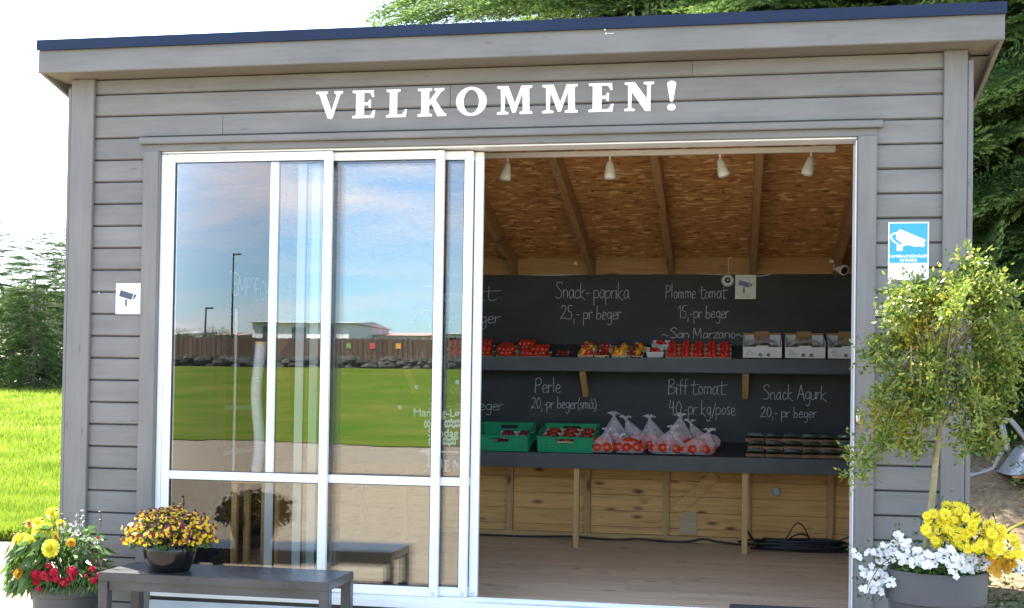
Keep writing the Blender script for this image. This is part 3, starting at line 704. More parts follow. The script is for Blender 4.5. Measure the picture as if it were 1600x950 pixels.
write('Tomat', 664, 778, 470, 446, seed=3); write('25,- pr beger', 640, 784, 505, 484, seed=4)
write('Snack- paprika', 867, 984, 466, 441, seed=5); write('25,- pr beger', 876, 972, 499, 477, seed=6)
write('Plomme tomat', 1040, 1136, 466, 445, seed=7); write('15,-pr beger', 1060, 1140, 497, 477, seed=8)
write('~San Marzano~', 1034, 1162, 528, 512, seed=9)
write('Tomat', 690, 746, 616, 592, seed=10); write('30,- pr beger', 668, 788, 640, 622, seed=11)
write('Perle', 836, 877, 614, 590, seed=12); write('20,-pr beger(små)', 830, 932, 638, 620, seed=13)
write('Biff tomat', 1044, 1134, 616, 592, seed=14); write('40,-pr kg/pose', 1045, 1150, 648, 625, seed=15)
write('Snack Agurk', 1191, 1292, 624, 601, seed=16); write('20,- pr beger', 1188, 1277, 652, 635, seed=17)

# ------------------------------------------------------------------ shelf and counter along the back wall
t1 = R(23)
shelf = thing('wall_shelf', (2.0, 2.84, 1.276), 'charcoal painted upper wall shelf tilted forward on wooden brackets', 'shelf')
US0, US1 = 2.845, 3.112                      # front and back of the shelf
def shz(y): return 1.372+(y-US0)*math.tan(t1)
MB().box(XL+.102, XR-.102, 2.822, 2.8445, 1.274, 1.376).build('front_board', SHELF, shelf, .003)
MB().add([(x, y, shz(y)+d) for x in (XL+.102, XR-.102) for y, d in ((US0, 0), (US1, 0), (US1, -.018), (US0, -.018))],
         [(3, 2, 1, 0), (4, 5, 6, 7), (0, 1, 5, 4), (1, 2, 6, 5), (2, 3, 7, 6), (3, 0, 4, 7)]).build('shelf_board', SHELF, shelf)
for px in (912, 1165, 640):
    xb = X(px, 2.95, 600)
    br = MB().bar((xb, 2.875, 1.27), (xb+.0, 3.108, 1.10), .045, .045); br.build('bracket', PINEV, shelf, .002)
counter = thing('display_counter', (2.0, 2.6, 0), 'charcoal painted long display counter on square wooden legs', 'counter')
C0, C1 = 2.575, 3.112; t2 = math.atan(.085/(C1-C0))
def cz_(y): return .676+(y-C0)*math.tan(t2)
MB().box(XL+.102, XR-.102, 2.550, 2.5745, .572, .678).build('front_board', SHELF, counter, .003)
MB().add([(x, y, cz_(y)+d) for x in (XL+.102, XR-.102) for y, d in ((C0, 0), (C1, 0), (C1, -.018), (C0, -.018))],
         [(3, 2, 1, 0), (4, 5, 6, 7), (0, 1, 5, 4), (1, 2, 6, 5), (2, 3, 7, 6), (3, 0, 4, 7)]).build('counter_board', SHELF, counter)
for px, py in ((900, 855.5), (1163, 866.7), (630, 846)):
    q = atz(px, py, 0); MB().box(q.x-.02, q.x+.02, 2.582, 2.628, 0, cz_(2.58)-.02).build('leg', PINEV, counter, .002)

# ------------------------------------------------------------------ produce
TOM = mat('tomato_skin', (.58, .022, .018), .18, c2=(.46, .035, .014), nscale=20, spec=.6, isl=.15)
TOMD = mat('dark_red_skin', (.20, .012, .016), .2, spec=.6, isl=.2)
TOMV = mat('vine_tomato_skin', (.40, .028, .014), .2, c2=(.30, .05, .012), nscale=16, spec=.6, isl=.15)
ORA = mat('orange_pepper_skin', (.75, .26, .015), .2, c2=(.70, .36, .02), nscale=18, spec=.6, isl=.15)
STEMG = mat('green_calyx', (.08, .16, .03), .6)
CARD = mat('punnet_card', (.60, .47, .30), .7, isl=.06)
CARDW = mat('white_card', (.62, .62, .62), .6, isl=.03)
BROWNC = mat('brown_card', (.33, .19, .085), .75, c2=(.29, .165, .07), nscale=8)
def tray(mb, w, d, h, t=.0025, fl=.012):
    """open punnet, wider at the rim"""
    o = [(-w/2+fl, -d/2+fl, 0), (w/2-fl, -d/2+fl, 0), (w/2-fl, d/2-fl, 0), (-w/2+fl, d/2-fl, 0)]
    p = [(-w/2, -d/2, h), (w/2, -d/2, h), (w/2, d/2, h), (-w/2, d/2, h)]
    i1 = [(x*(1-2*t/w), y*(1-2*t/d), h) for x, y, _ in p]; i0 = [(x*(1-2*t/w), y*(1-2*t/d), t) for x, y, _ in o]
    fs = [(3, 2, 1, 0)]+[(k, (k+1) % 4, (k+1) % 4+4, k+4) for k in range(4)]+[(k+4, (k+1) % 4+4, (k+1) % 4+8, k+8) for k in range(4)]+[(k+8, (k+1) % 4+8, (k+1) % 4+12, k+12) for k in range(4)]+[(12, 13, 14, 15)]
    return mb.add(o+p+i1+i0, fs)
def fruit(kind, c, r, rg):
    m = MB(); T = Matrix.Translation(c) @ Matrix.Rotation(rg.uniform(0, 6), 4, 'Z') @ Matrix.Rotation(rg.uniform(-1.2, 1.2), 4, 'X')
    if kind == 'plum': m.ball((0, 0, 0), r, 10, sq=(.85, .85, 1.15), T=T)
    elif kind == 'round': m.ball((0, 0, 0), r, 10, sq=(1, 1, .88), T=T)
    else:                                               # blunt little pepper
        m.lathe([(r*.15, -r*1.5), (r*.6, -r*1.1), (r*.85, -r*.2), (r, r*.7), (r*.75, r*1.1), (r*.2, r)], n=10, T=T)
        m.tube([T @ Vector((0, 0, r)), T @ Vector((.002, 0, r*1.6))], .003, 5, 1)
    return m
def punnet(name, fname, label, cat, group, w, d, h, tm, fm, kind, nx, ny, r, seed, layers=2):
    t = thing(name, (0, 0, 0), label, cat, group); rg = random.Random(seed)
    tray(MB(), w, d, h).build('tray', tm, t)
    for L in range(layers):
        for j in range(ny):
            for i in range(nx-(L % 2)):
                c = ((i-(nx-1-(L % 2))/2)*w*.8/nx+rg.uniform(-.004, .004), (j-(ny-1)/2)*d*.8/ny+rg.uniform(-.004, .004), h*.45+L*r*1.25+rg.uniform(-.003, .004))
                f = fm[rg.randrange(len(fm))] if isinstance(fm, list) else fm
                fruit(kind, c, r, rg).build(fname, [f, STEMG] if kind == 'pepper' else f, t, smooth=True)
    return t
def place(src, first, loc, label, tilt, rz=0):
    o = src if first else copy_tree(src, label=label)
    o.location = loc; o['label'] = label; o.rotation_euler = (tilt, 0, rz); return o
ordn = ['first', 'second', 'third', 'fourth', 'fifth', 'sixth', 'seventh', 'eighth']
# plum tomatoes: three rows of five on the upper shelf
pl = [punnet('tomato_punnet', 'tomato', 'x', 'punnet', 'punnets of plum tomatoes', .099, .084, .024, CARD, TOM, 'plum', 3, 2, .0215, 20+i) for i in range(2)]
used = [False, False]
for j, rw in enumerate(('front', 'middle', 'back')):
    for i in range(5):
        y = US0+.048+.086*j; px = (1050.5+20.4*i); x = X(px, y, 550); k = (i+j) % 2
        place(pl[k], not used[k], (x+rng.uniform(-.003, .003), y, shz(y-.04)+.004), f'punnet of red plum tomatoes under San Marzano, {rw} row, {ordn[i]} from the left', t1, rng.uniform(-.04, .04)); used[k] = True
y = US0+.06; wp = punnet('tomato_punnet', 'tomato', 'white punnet of cherry red tomatoes standing apart left of the plum tomato rows', 'punnet', 'punnets of plum tomatoes', .13, .09, .06, CARDW, TOM, 'plum', 3, 2, .02, 31)
wp.location = (X(1023, y, 550), y, shz(y-.04)+.004); wp.rotation_euler = (t1, 0, .1)
y = US0+.20; wp2 = copy_tree(wp, (X(1033, y, 550), y, shz(y-.04)+.004), 'white punnet of tomatoes behind the single white punnet beside the plum rows', -.1)
# snack peppers
sp = [('orange', [ORA, ORA, TOM]), ('mixed red and orange', [TOM, ORA, TOMD]), ('yellow orange', [ORA]), ('dark red and orange', [TOMD, ORA])]
for i, (cn_, fm) in enumerate(sp):
    for j in range(2):
        y = US0+.055+.10*j
        fm2 = fm if (i+j) % 2 == 0 else [fm[0], TOMD, fm[-1]]
        p = punnet('pepper_punnet', 'pepper', f'punnet of {cn_} snack peppers, {"front" if j == 0 else "back"} row, {ordn[i]} from the left', 'punnet', 'punnets of snack peppers', .118, .095, .034, CARD, fm2, 'pepper', 3, 2, .0235, 40+i*2+j)
        p.location = (X(916+26*i+4*j, y, 550), y, shz(y-.045)+.004); p.rotation_euler = (t1, 0, rng.uniform(-.06, .06))
lp = punnet('pepper_punnet', 'pepper', 'nearly empty punnet of dark red peppers left of the orange peppers', 'punnet', 'punnets of snack peppers', .115, .095, .03, mat('dark_card', (.05, .03, .03), .7), [TOMD], 'pepper', 3, 2, .02, 55, 1)
y = US0+.06; lp.location = (X(880, y, 550), y, shz(y-.045)+.004); lp.rotation_euler = (t1, 0, .05)
# vine tomatoes in shallow trays
for i, px in enumerate((716, 757, 792, 825, 845)):
    for j in range(2 if i < 4 else 1):
        y = US0+.055+.11*j
        p = punnet('tomato_tray', 'tomato', f'shallow tray of vine tomatoes left of the peppers, {"front" if j == 0 else "back"} row, {ordn[i]} from the left', 'tray', 'trays of vine tomatoes', .158, .105, .024, CARD, [TOM, TOMV], 'round', 4, 3, .023, 60+i*3+j, 3 if (i+j) % 3 else 2)
        p.location = (X(px, y, 550), y, shz(y-.05)+.004); p.rotation_euler = (t1, 0, rng.uniform(-.1, .1))
# open cartons with mushrooms-to-weigh style bags of dark produce
DARKP = mat('dark_green_produce', (.055, .065, .03), .5, c2=(.10, .085, .055), nscale=14, isl=.3)
PAPERB = mat('brown_paper', (.16, .12, .08), .8, isl=.2)
FILM = filmmat('clear_bag'); LINER = filmmat('thin_liner', dens=.04, ns=20, amp=.10)
def carton(px0, px1, price, label, seed):
    y = US0+.03; q0, q1 = at(px0, 562, y), at(px1, 562, y); w = q1.x-q0.x-.006; d = .225; hf = .079
    t = thing('produce_carton', ((q0.x+q1.x)/2, y, shz(y)+.003), label, 'carton', 'white price marked cartons')
    L = WL[t]; rg = random.Random(seed); x0, x1 = L.x-w/2, L.x+w/2; y0, y1 = L.y, L.y+d; z = L.z
    def holes(mb, y, m):                              # a front panel with two round holes: a lattice of strips round them
        pass
    fb = MB(); fb.poly([(x0, z), (x1, z), (x1, z+hf), (L.x+.045, z+hf), (L.x+.04, z+hf+.010), (L.x-.04, z+hf+.010), (L.x-.045, z+hf), (x0, z+hf)], y0, y0+.003, lambda u, v, dd_: (u, dd_, v)); fb.build('front_panel', CARDW, t)
    hb = MB()
    for cx_ in (L.x-.012, L.x+.045):
        hb.add([(cx_+.0135*math.cos(a), y0-.0012, z+.022+.0125*math.sin(a)) for a in [k*math.pi/8 for k in range(16)]], [tuple(range(16))])
        hb.add([(cx_+.003+.007*math.cos(a), y0-.0016, z+.022+.002*math.sin(a)) for a in [k*math.pi/4 for k in range(8)]], [tuple(range(8))], 1)
    hb.build('hand_hole', [BLACKP, CARDW], t)
    MB().box(x0, x1, y0+.0032, y1, z, z+.003).build('bottom_panel', BROWNC, t)
    for a, b in ((x0, x0+.003), (x1-.003, x1)):
        MB().add([(x, yy, zz) for x in (a, b) for yy, zz in ((y0+.0032, z+.0032), (y1-.0032, z+.0032), (y1-.0032, z+.155), (y0+.0032, z+.12))], [(0, 1, 2, 3), (7, 6, 5, 4), (0, 4, 5, 1), (1, 5, 6, 2), (2, 6, 7, 3), (3, 7, 4, 0)]).build('side_panel', CARDW, t)
    bp_ = MB(); bp_.box(x0, x1, y1-.003, y1, z, z+.165); bp_.box(L.x-.05, L.x+.05, y1-.0029, y1-.0001, z+.1651, z+.178); bp_.build('rear_panel', BROWNC, t)
    for sx in (-1, 1):                                  # inner white flaps folded against the back
        MB().box(L.x+sx*(w/2-.043)-.038, L.x+sx*(w/2-.043)+.038, y1-.012, y1-.008, z+.02, z+.15).build('inner_flap', CARDW, t)
    for hx in (-.02, .03): MB().add([(L.x+hx+.012*math.cos(a), y1-.0042, z+.12+.009*math.sin(a)) for a in [k*math.pi/8 for k in range(16)]], [tuple(range(16))]).build('hand_hole', BLACKP, t)
    for k in range(9):
        r = rg.uniform(.03, .042); m = MB(); m.ball((L.x+rg.uniform(-w/2+.05, w/2-.05), L.y+.06+rg.uniform(0, .09), z+.045+rg.uniform(0, .035)), r, 10, sq=(1.15, .9, .8)); m.build('vegetable', [DARKP, PAPERB][k % 2], t, smooth=True)
    m = MB(); m.ball((L.x, L.y+.11, z+.07), .1, 16, sq=(w*4.6*.95, .75, .62))
    v = np.array(m.v); v += rng.normal(0, .004, v.shape); m.v = [tuple(p) for p in v]; m.build('plastic_liner', LINER, t, smooth=True)
    wr = MB(); handwrite(wr, price, x0+.025, x0+.095, z+.022, .034, y0, .003, seed=seed); wr.build('price_writing', mat('pencil_grey', (.12, .12, .13), .8), t)
    t.rotation_euler = (t1*.3, 0, 0); return t
carton(1160, 1222, '25,-', 'white carton marked 25 under San Marzano, nearest the plum tomatoes', 71)
carton(1226, 1290, '20,-', 'white carton marked 20 between the two other white cartons', 72)
carton(1293, 1356, '15,-', 'white carton marked 15 half hidden behind the right door casing', 73)

# green crates on the counter
GREENC = mat('green_crate_plastic', (.016, .30, .135), .38, c2=(.012, .235, .105), nscale=5, isl=.0, spec=.5)
def wallgrid(mb, f, w, h, t):
    """crate wall of w by h with a hand hole in the upper half, ribs and a rim; f(u, v, d) places it, d outwards"""
    def bx(u0, u1, v0, v1, d0, d1):
        ps = [f(u, v, d) for d in (d0, d1) for v in (v0, v1) for u in (u0, u1)]
        mb.add(ps, [(0, 2, 3, 1), (4, 5, 7, 6), (0, 1, 5, 4), (2, 6, 7, 3), (0, 4, 6, 2), (1, 3, 7, 5)])
    hw, h0, h1 = .065, h*.60, h*.86
    bx(-w/2, w/2, 0, h0, 0, t); bx(-w/2, -hw, h0, h1, 0, t); bx(hw, w/2, h0, h1, 0, t); bx(-w/2, w/2, h1, h, 0, t)
    bx(-w/2, w/2, h-.009, h+.001, t, t+.009); bx(-w/2, w/2, .0, .010, t, t+.005)
    for v in (.26, .42): bx(-w/2+.02, w/2-.02, h*v, h*v+.004, t, t+.003)
    for k in range(-4, 5):
        u = k*w/9
        if abs(u) > hw: bx(u-.0025, u+.0025, .012, h-.012, t, t+.004)
        else: bx(u-.0025, u+.0025, .012, h0-.008, t, t+.004)
    for s in (-1, 1): bx(s*(w/2-.012)-.011, s*(w/2-.012)+.011, 0, h, t, t+.006)
    bx(-hw-.008, hw+.008, h0-.006, h0, t, t+.005); bx(-hw-.008, -hw, h0, h1, t, t+.005); bx(hw, hw+.008, h0, h1, t, t+.005)
def crate(loc, rz, label, seed, full):
    W, D, H = .40, .30, .118
    t = thing('plastic_crate', (0, 0, 0), label, 'crate', 'green plastic crates on the counter')
    cb = MB(); cb.box(-W/2+.003, W/2-.003, .003, D-.003, .001, .005)
    cb.build('crate_base', GREENC, t)
    for f, w in ((lambda u, v, d: (u, .004-d, v), W), (lambda u, v, d: (-u, D-.004+d, v), W), (lambda u, v, d: (-W/2+.004-d, D/2-u, v), D-.018), (lambda u, v, d: (W/2-.004+d, D/2+u, v), D-.018)):
        m = MB(); wallgrid(m, f, w, H, .004); m.build('crate_wall', GREENC, t)
    rg = random.Random(seed)
    base = punnet('berry_punnet', 'tomato', 'white punnet of small dark tomatoes', 'punnet', 'punnets of small tomatoes in the green crates', .125, .09, .034, CARDW if not full else CARD, TOMD if not full else [TOMD, TOMV], 'round', 4, 3, .0165, seed, 2)
    slots = [(i, j) for j in range(3) for i in range(3)] if full else [(1, 0), (1, 2), (2, 2), (0, 0)]
    M_ = Matrix.Translation(loc) @ Matrix.Rotation(rz, 4, 'Z') @ Matrix.Rotation(R(17), 4, 'X')
    for n_, (i, j) in enumerate(slots):
        p = base if n_ == 0 else copy_tree(base)
        q = M_ @ Vector(((i-1)*.128, .052+.096*j, .008+(.038 if full else .01)))
        p.location = q; p.rotation_euler = (R(17), 0, rz)
        p['label'] = f'punnet of small dark tomatoes in the {"full" if full else "half empty"} green crate, {("front", "middle", "rear")[j]} row, {("left", "centre", "right")[i]}'
    t.location = loc; t.rotation_euler = (R(17), 0, rz)
    return t
yc0 = C0+.02
q = at((839.8+926.6)/2, 708, yc0); crate((q.x, yc0+.0, cz_(yc0)+.004), R(-3), 'green plastic crate full of red tomato punnets, right of the pair', 81, True)
q = at(826-43.5, 705, yc0); crate((q.x, yc0, cz_(yc0)+.004), R(-3), 'green plastic crate with few punnets, next to the door edge', 82, False)
for px in (883, 783):                                   # wedge of wood that props each crate up at the back
    yb2 = yc0+.25; xx = X(px+8, yb2, 700); w = thing('prop_block', (xx, yb2, cz_(yb2)), f'wooden block propping up the back of the {"full" if px == 883 else "half empty"} green crate', 'block')
    MB().box(xx-.12, xx+.12, yb2-.02, yb2+.02, cz_(yb2+.02), cz_(yb2)+.028).build('block', PINE, w)

# tied bags of tomatoes
FILMB = filmmat('bag_film', (.88, .84, .87), .32, 11, .2)
BAGT = mat('bagged_tomato_skin', (.60, .03, .016), .25, c2=(.56, .075, .02), nscale=9, spec=.6, isl=.2)
def bag(loc, h, w, lean, label, seed, tie=True):
    rg = random.Random(seed); t = thing('tomato_bag', loc, label, 'bag', 'tied plastic bags of tomatoes'); L = Vector(loc)
    for k in range(11):
        a = k*6.283/7+(.4 if k > 6 else 0); rr = w*.33 if k < 7 else w*.13
        m = MB(); r = rg.uniform(.034, .042); m.ball((L.x+rr*1.25*math.cos(a), L.y+rr*.8*math.sin(a), L.z+r+rg.uniform(0, .006)+(.034 if k > 6 else 0)), r, 12, sq=(1, 1, .85)); m.build('tomato', BAGT, t, smooth=True)
    N = 20; prof = [(.86, 0.0), (1.0, .10), (1.0, .26), (.86, .42), (.62, .58), (.36, .74), (.13, .88), (.05, .94), (.11, .99), (.2, 1.05)]
    vs = []; fs = []; ph = rg.uniform(0, 6)
    for r, zz in prof:
        for k in range(N):
            a = 2*math.pi*k/N; cr_ = 1+.12*math.sin(5*a+ph+zz*2)*(.3+zz)+rg.uniform(-.05, .05)
            s = zz*zz
            vs.append((L.x+w/2*r*1.05*cr_*math.cos(a)+lean[0]*s, L.y+w/2*r*.72*cr_*math.sin(a)+lean[1]*s, L.z+.002+h*zz+(rg.uniform(-.012, .012) if zz > 1 else 0)))
    for i in range(len(prof)-1):
        for k in range(N):
            a, b = i*N+k, i*N+(k+1) % N; fs.append((a, b, b+N, a+N))
    MB().add(vs, fs).build('film', FILMB, t, smooth=True)
    top = L+Vector((lean[0]*.9, lean[1]*.9, h*.94)); e = MB()       # the two ears of the knot
    for s in (-1, 1):
        e.tube([top, top+Vector((s*.02, -.004, .02)), top+Vector((s*.045, -.01, .012+.01*rg.random()))], [.006, .011, .004], 6)
    e.build('knot', FILMB, t, smooth=True)
bags = [(938, 708, 0, .16, .19, (.06, 0), 'leftmost front tomato bag beside the full green crate, knot leaning right'),
        (984, 710, 0, .12, .20, (-.08, 0), 'low front tomato bag second from the crate with collapsed film'),
        (1042, 712, 0, .19, .24, (.05, 0), 'front tomato bag in the middle with long film pulled right'),
        (1088, 713, 0, .175, .23, (.10, 0), 'rightmost front tomato bag with its knot on the right'),
        (962, 700, .17, .25, .19, (-.02, 0), 'tall rear tomato bag standing up right of the full green crate'),
        (996, 700, .19, .22, .18, (-.10, 0), 'rear tomato bag leaning left between the tall bag and the middle bag'),
        (1020, 701, .15, .235, .2, (-.03, 0), 'rear tomato bag with upright white knot behind the middle bag'),
        (1062, 702, .17, .25, .2, (0, 0), 'rear tomato bag with two wide ears under the 40 kroner writing'),
        (1095, 702, .20, .20, .16, (-.09, 0), 'small rear tomato bag at the right end of the bag pile')]
for i, (px, py, dy, h, w, ln_, lb) in enumerate(bags):
    y = C0+.06+dy; x = X(px, y, 700); bag((x, y, cz_(y)+.002), h, w, ln_, lb, 90+i)
# one bare tomato-filled bag lying on the side: bright tomatoes at the right
y = C0+.22; t = thing('tomato_bag', (X(1110, y, 690), y, cz_(y)), 'small flat tomato bag lying at the right of the pile, film clear', 'bag', 'tied plastic bags of tomatoes')
L = WL[t]
for k, (dx, dz) in enumerate(((-.03, .035), (.03, .032), (0, .085))):
    MB().ball((L.x+dx, L.y, L.z+dz), .036, 12, sq=(1, 1, .85)).build('tomato', BAGT, t, smooth=True)
MB().ball((L.x, L.y, L.z+.06), .06, 14, sq=(1.25, .9, 1.0)).build('film', FILM, t, smooth=True)

# snack cucumbers in brown punnets, stacked three high
CUC = mat('cucumber_skin', (.014, .022, .010), .3, c2=(.035, .045, .02), nscale=30, spec=.6, isl=.3)
CUCC = mat('cucumber_card', (.27, .155, .085), .75, c2=(.15, .085, .045), nscale=14, isl=.2)
cp = thing('cucumber_punnet', (0, 0, 0), 'x', 'punnet', 'punnets of snack cucumbers'); tray(MB(), .131, .10, .026, fl=.004).build('tray', CUCC, cp)
rg = random.Random(5)
for k in range(7):
    yy = -.038+.0127*k; m = MB(); z = .032+rg.uniform(0, .02)
    m.tube([(-.055+rg.uniform(-.006, .004), yy, z), (-.02, yy+.003, z+.003), (.02, yy+.002, z+.003), (.055+rg.uniform(-.004, .006), yy, z)], [.005, .0115, .0115, .005], 7); m.build('cucumber', CUC, cp, smooth=True)
first = True
for j in range(3):
    for i in range(6):
        y = C0+.09+rng.uniform(-.006, .006)+.02*j; px = 1181+28.3*i
        x = X(px, y, 700)+rng.uniform(-.005, .005)
        place(cp, first, (x, y, cz_(y-.05)+.003+.051*j), f'brown punnet of snack cucumbers, {("bottom", "middle", "top")[j]} of its stack, {ordn[i]} stack from the left', t2+rng.uniform(-.05, .05), rng.uniform(-.14, .14)); first = False

# ------------------------------------------------------------------ signs, cameras, lamps
def sign_cam(loc, w, h, label, cam_col, yf, dull=False):
    t = thing('camera_sign', loc, label, 'sign', 'small camera warning signs'); x, _, z = loc
    pl_ = mat('sign_plate', (.78, .78, .76) if not dull else (.62, .62, .55), .4)
    MB().box(x-w/2, x+w/2, yf-.003, yf, z-h/2, z+h/2).build('plate', pl_, t, .001)
    LN = mat('pale_green_line', (.42, .52, .48), .5); m = MB(); yy = yf-.0036; a, b = w*.41, h*.40
    for u0, u1, v0, v1 in ((-a, a, b-.003, b), (-a, a, -b*.74, -b*.74+.004), (-a, -a+.002, -b*.74+.004, b-.003), (a-.002, a, -b*.74+.004, b-.003)): m.box(x+u0, x+u1, yy, yf-.0031, z+v0, z+v1)
    m.build('border_line', LN, t)
    m = MB(); f = lambda u, v, d: (x+u*w, d, z+v*h)
    m.poly([(-.37, .08), (-.30, .28), (.22, .15), (.14, -.04)], yf-.004, yf-.0031, f)
    m.poly([(.19, -.02), (.25, .14), (.36, .13), (.27, 0)], yf-.004, yf-.0031, f)
    m.build('camera_symbol', mat('camera_symbol', cam_col, .5), t)
    MB().poly([(-.12, -.24), (-.04, -.24), (-.04, -.02), (-.12, -.02)], yf-.004, yf-.0031, f).build('camera_post', mat('symbol_post', (.10, .10, .09), .5), t)
    textmesh('sign_text', 'TV-VIDEO', h*.085, lambda u, v: (x+u, yf-.0034, z-h*.42+v), mat('sign_text_grey', (.30, .32, .28), .6), t, bold=.0004, sp=1.15)
    m = MB()
    for sx in (-1, 1):
        for sz in (-1, 1): m.ball((x+sx*w*.42, yf-.0032, z+sz*h*.445), .0028, 6)
    m.build('screws', STEEL, t)
qa, qb = at(181.5, 442.5, -.003), at(219, 491, -.003)
sign_cam(((qa.x+qb.x)/2, -.003, (qa.z+qb.z)/2), qb.x-qa.x, qa.z-qb.z, 'small white camera warning sign on the grey wall left of the doors', (.055, .065, .09), -.0012)
qa, qb = at(1149, 429, 3.10), at(1181, 467, 3.10)
sign_cam(((qa.x+qb.x)/2, 3.10, (qa.z+qb.z)/2), qb.x-qa.x, qa.z-qb.z, 'small camera warning sign at the top of the blackboard by the siren', (.16, .16, .33), 3.1128, True)
# blue sign
qa, qb = at(1388, 347, -.004), at(1451, 437.5, -.004); bx_, bz_ = (qa.x+qb.x)/2, (qa.z+qb.z)/2; bw_, bh_ = qb.x-qa.x, qa.z-qb.z
t = thing('surveillance_sign', (bx_, -.004, bz_), 'blue and white camera surveillance sign on the wall behind the potted tree', 'sign')
MB().box(bx_-bw_/2, bx_+bw_/2, -.0045, -.0012, bz_-bh_/2, bz_+bh_/2).build('plate', mat('sign_white', (.80, .81, .82), .35), t, .001)
f = lambda u, v, d: (bx_-bw_/2+u*bw_, d, bz_+bh_/2-v*bh_)
MB().poly([(.035, .025), (.965, .025), (.965, .705), (.035, .705)], -.0052, -.0046, f).build('blue_field', mat('sign_blue', (.035, .33, .68), .35), t)
m = MB()
m.poly([(.20, .18), (.29, .125), (.92, .31), (.88, .38), (.91, .40), (.85, .44), (.78, .42), (.66, .43), (.50, .40), (.37, .415), (.35, .50), (.21, .50), (.21, .40), (.30, .39), (.35, .37), (.19, .29)], -.0058, -.0053, f)
pts = curve([(.20, .195, 0), (.11, .205, 0), (.07, .25, 0), (.12, .32, 0), (.28, .40, 0)], 20)
for a, b in zip(pts[:-1], pts[1:]):
    d = Vector((b.x-a.x, (b.y-a.y)*bh_/bw_, 0)).normalized(); nx, ny = -d.y*.022, d.x*.022*bw_/bh_
    m.add([f(a.x+nx, a.y+ny, -.0056), f(a.x-nx, a.y-ny, -.0056), f(b.x-nx, b.y-ny, -.0056), f(b.x+nx, b.y+ny, -.0056)], [(0, 1, 2, 3)])
m.build('camera_symbol', LETW, t)
textmesh('sign_text', 'KAMERAOVERVÅKET', .0195, lambda u, v: (bx_+u, -.0056, bz_+bh_/2-.615*bh_+v), LETW, t, bold=.0006)
textmesh('sign_text', 'OMRÅDE', .0195, lambda u, v: (bx_+u, -.0056, bz_+bh_/2-.685*bh_+v), LETW, t, bold=.0006)
m = MB(); GL_ = mat('faint_line', (.66, .68, .70), .5)
for v, w in ((.75, .82), (.80, .7)): m.poly([(.06, v), (.06+w, v), (.06+w, v+.006), (.06, v+.006)], -.0050, -.0046, f)
m.build('fine_print', GL_, t)
m = MB()
for u, v in ((.07, .045), (.93, .045), (.07, .965)): m.ball(f(u, v, -.005), .004, 8)
m.build('screws', mat('screw_grey', (.25, .25, .26), .4, metal=.8), t)
# bent nail left of the small sign
q = at(158, 458, -.002); e = at(170, 465, -.03)
tag(MB().tube([(q.x, .006, q.z), (q.x, -.028, q.z), (q.x+.012, -.034, q.z-.006)], .0028, 6).build('nail', STEEL), 'bent nail in the grey wall left of the small white sign', 'nail')
# lamp track with four spots
yl = .6; xr_ = at(1305, 232, yl).x; zl = at(1100, 237, yl).z
t = thing('lamp_track', (2.2, yl, zl), 'ivory lamp track with four shades under the rafters', 'lamp')
MB().box(.9, xr_, yl-.016, yl+.016, zl-.014, zl+.014).build('rail', OFFW, t, .003)
MB().box(xr_-.11, xr_+.001, yl-.019, yl+.019, zl-.017, zl+.017).build('feed_box', OFFW, t, .003)
for px in (1298, 900):
    xx = X(px, yl, 225); MB().tube([(xx, yl, zl+.014), (xx, yl, under(yl)-.002)], .003, 6).build('hanger', OFFW, t)
for px, lean in ((793, -.16), (953, 0), (1125, .25), (1267, -.22)):
    xx = X(px, yl, 260); s = MB(); s.tube([(xx, yl, zl-.0145), (xx, yl, zl-.045)], .006, 8); s.build('stem', OFFW, t)
    T = Matrix.Translation((xx, yl, zl-.045)) @ Matrix.Rotation(-lean, 4, 'Y')
    m = MB(); m.lathe([(.010, .004), (.018, -.004), (.022, -.026), (.030, -.064), (.033, -.082), (.029, -.094), (.014, -.099)], n=20, T=T); m.build('shade', BULBW, t, smooth=True)
    if px == 793: pass
# camera on the last rafter
q = at(1313, 419, 2.95); t = thing('wall_camera', q, 'white bullet camera on the rightmost rafter above the cartons', 'camera')
T = Matrix.Translation(q) @ Matrix.Rotation(R(28), 4, 'Z') @ Matrix.Rotation(R(112), 4, 'X')
MB().lathe([(.024, -.055), (.032, -.05), (.034, .035), (.037, .036), (.037, .052), (.030, .054)], n=20, T=T).build('housing', mat('camera_white', (.66, .65, .63), .35), t, smooth=True)
MB().lathe([(.026, 0), (.028, .003), (.02, .0045)], n=16, T=T @ Matrix.Translation((0, 0, .055))).build('lens', BLACKP, t)
MB().tube([q+Vector((0, .02, .02)), q+Vector((-.03, .05, .05)), q+Vector((-.07, .06, .06))], .011, 8).build('mount', mat('mount_white', (.6, .59, .57), .4), t)
# siren disc with cable
q = at(1137, 438, 3.10); t = thing('alarm_siren', q, 'round pale siren with black centre hanging at the top of the blackboard', 'siren')
T = Matrix.Translation((q.x, 3.113, q.z)) @ Matrix.Rotation(R(90), 4, 'X')
MB().lathe([(.046, 0), (.048, .006), (.040, .018), (.022, .020)], n=28, T=T).build('rim', LGREY, t, smooth=True)
MB().lathe([(.0225, .0), (.0225, .0235), (.014, .0245), (.006, .021)], n=20, T=T).build('cone', BLACKP, t, smooth=True)
MB().lathe([(.006, .0245), (.004, .027)], n=10, T=T).build('centre_cap', LGREY, t)
pa = [at(1139, 428, 3.095), at(1138, 412, 3.095), at(1140, 403, 3.095), at(1152, 400.5, 3.092), at(1163, 401, 3.092)]
MB().tube(curve([(p.x, 3.096, p.z) for p in pa], 20), .0028, 6).build('cable', OFFW, t)
pw = [at(px, py, 3.108) for px, py in ((700, 431), (780, 429), (860, 430.5), (940, 428.5), (1000, 429), (1060, 428.5), (1130, 429.5))]
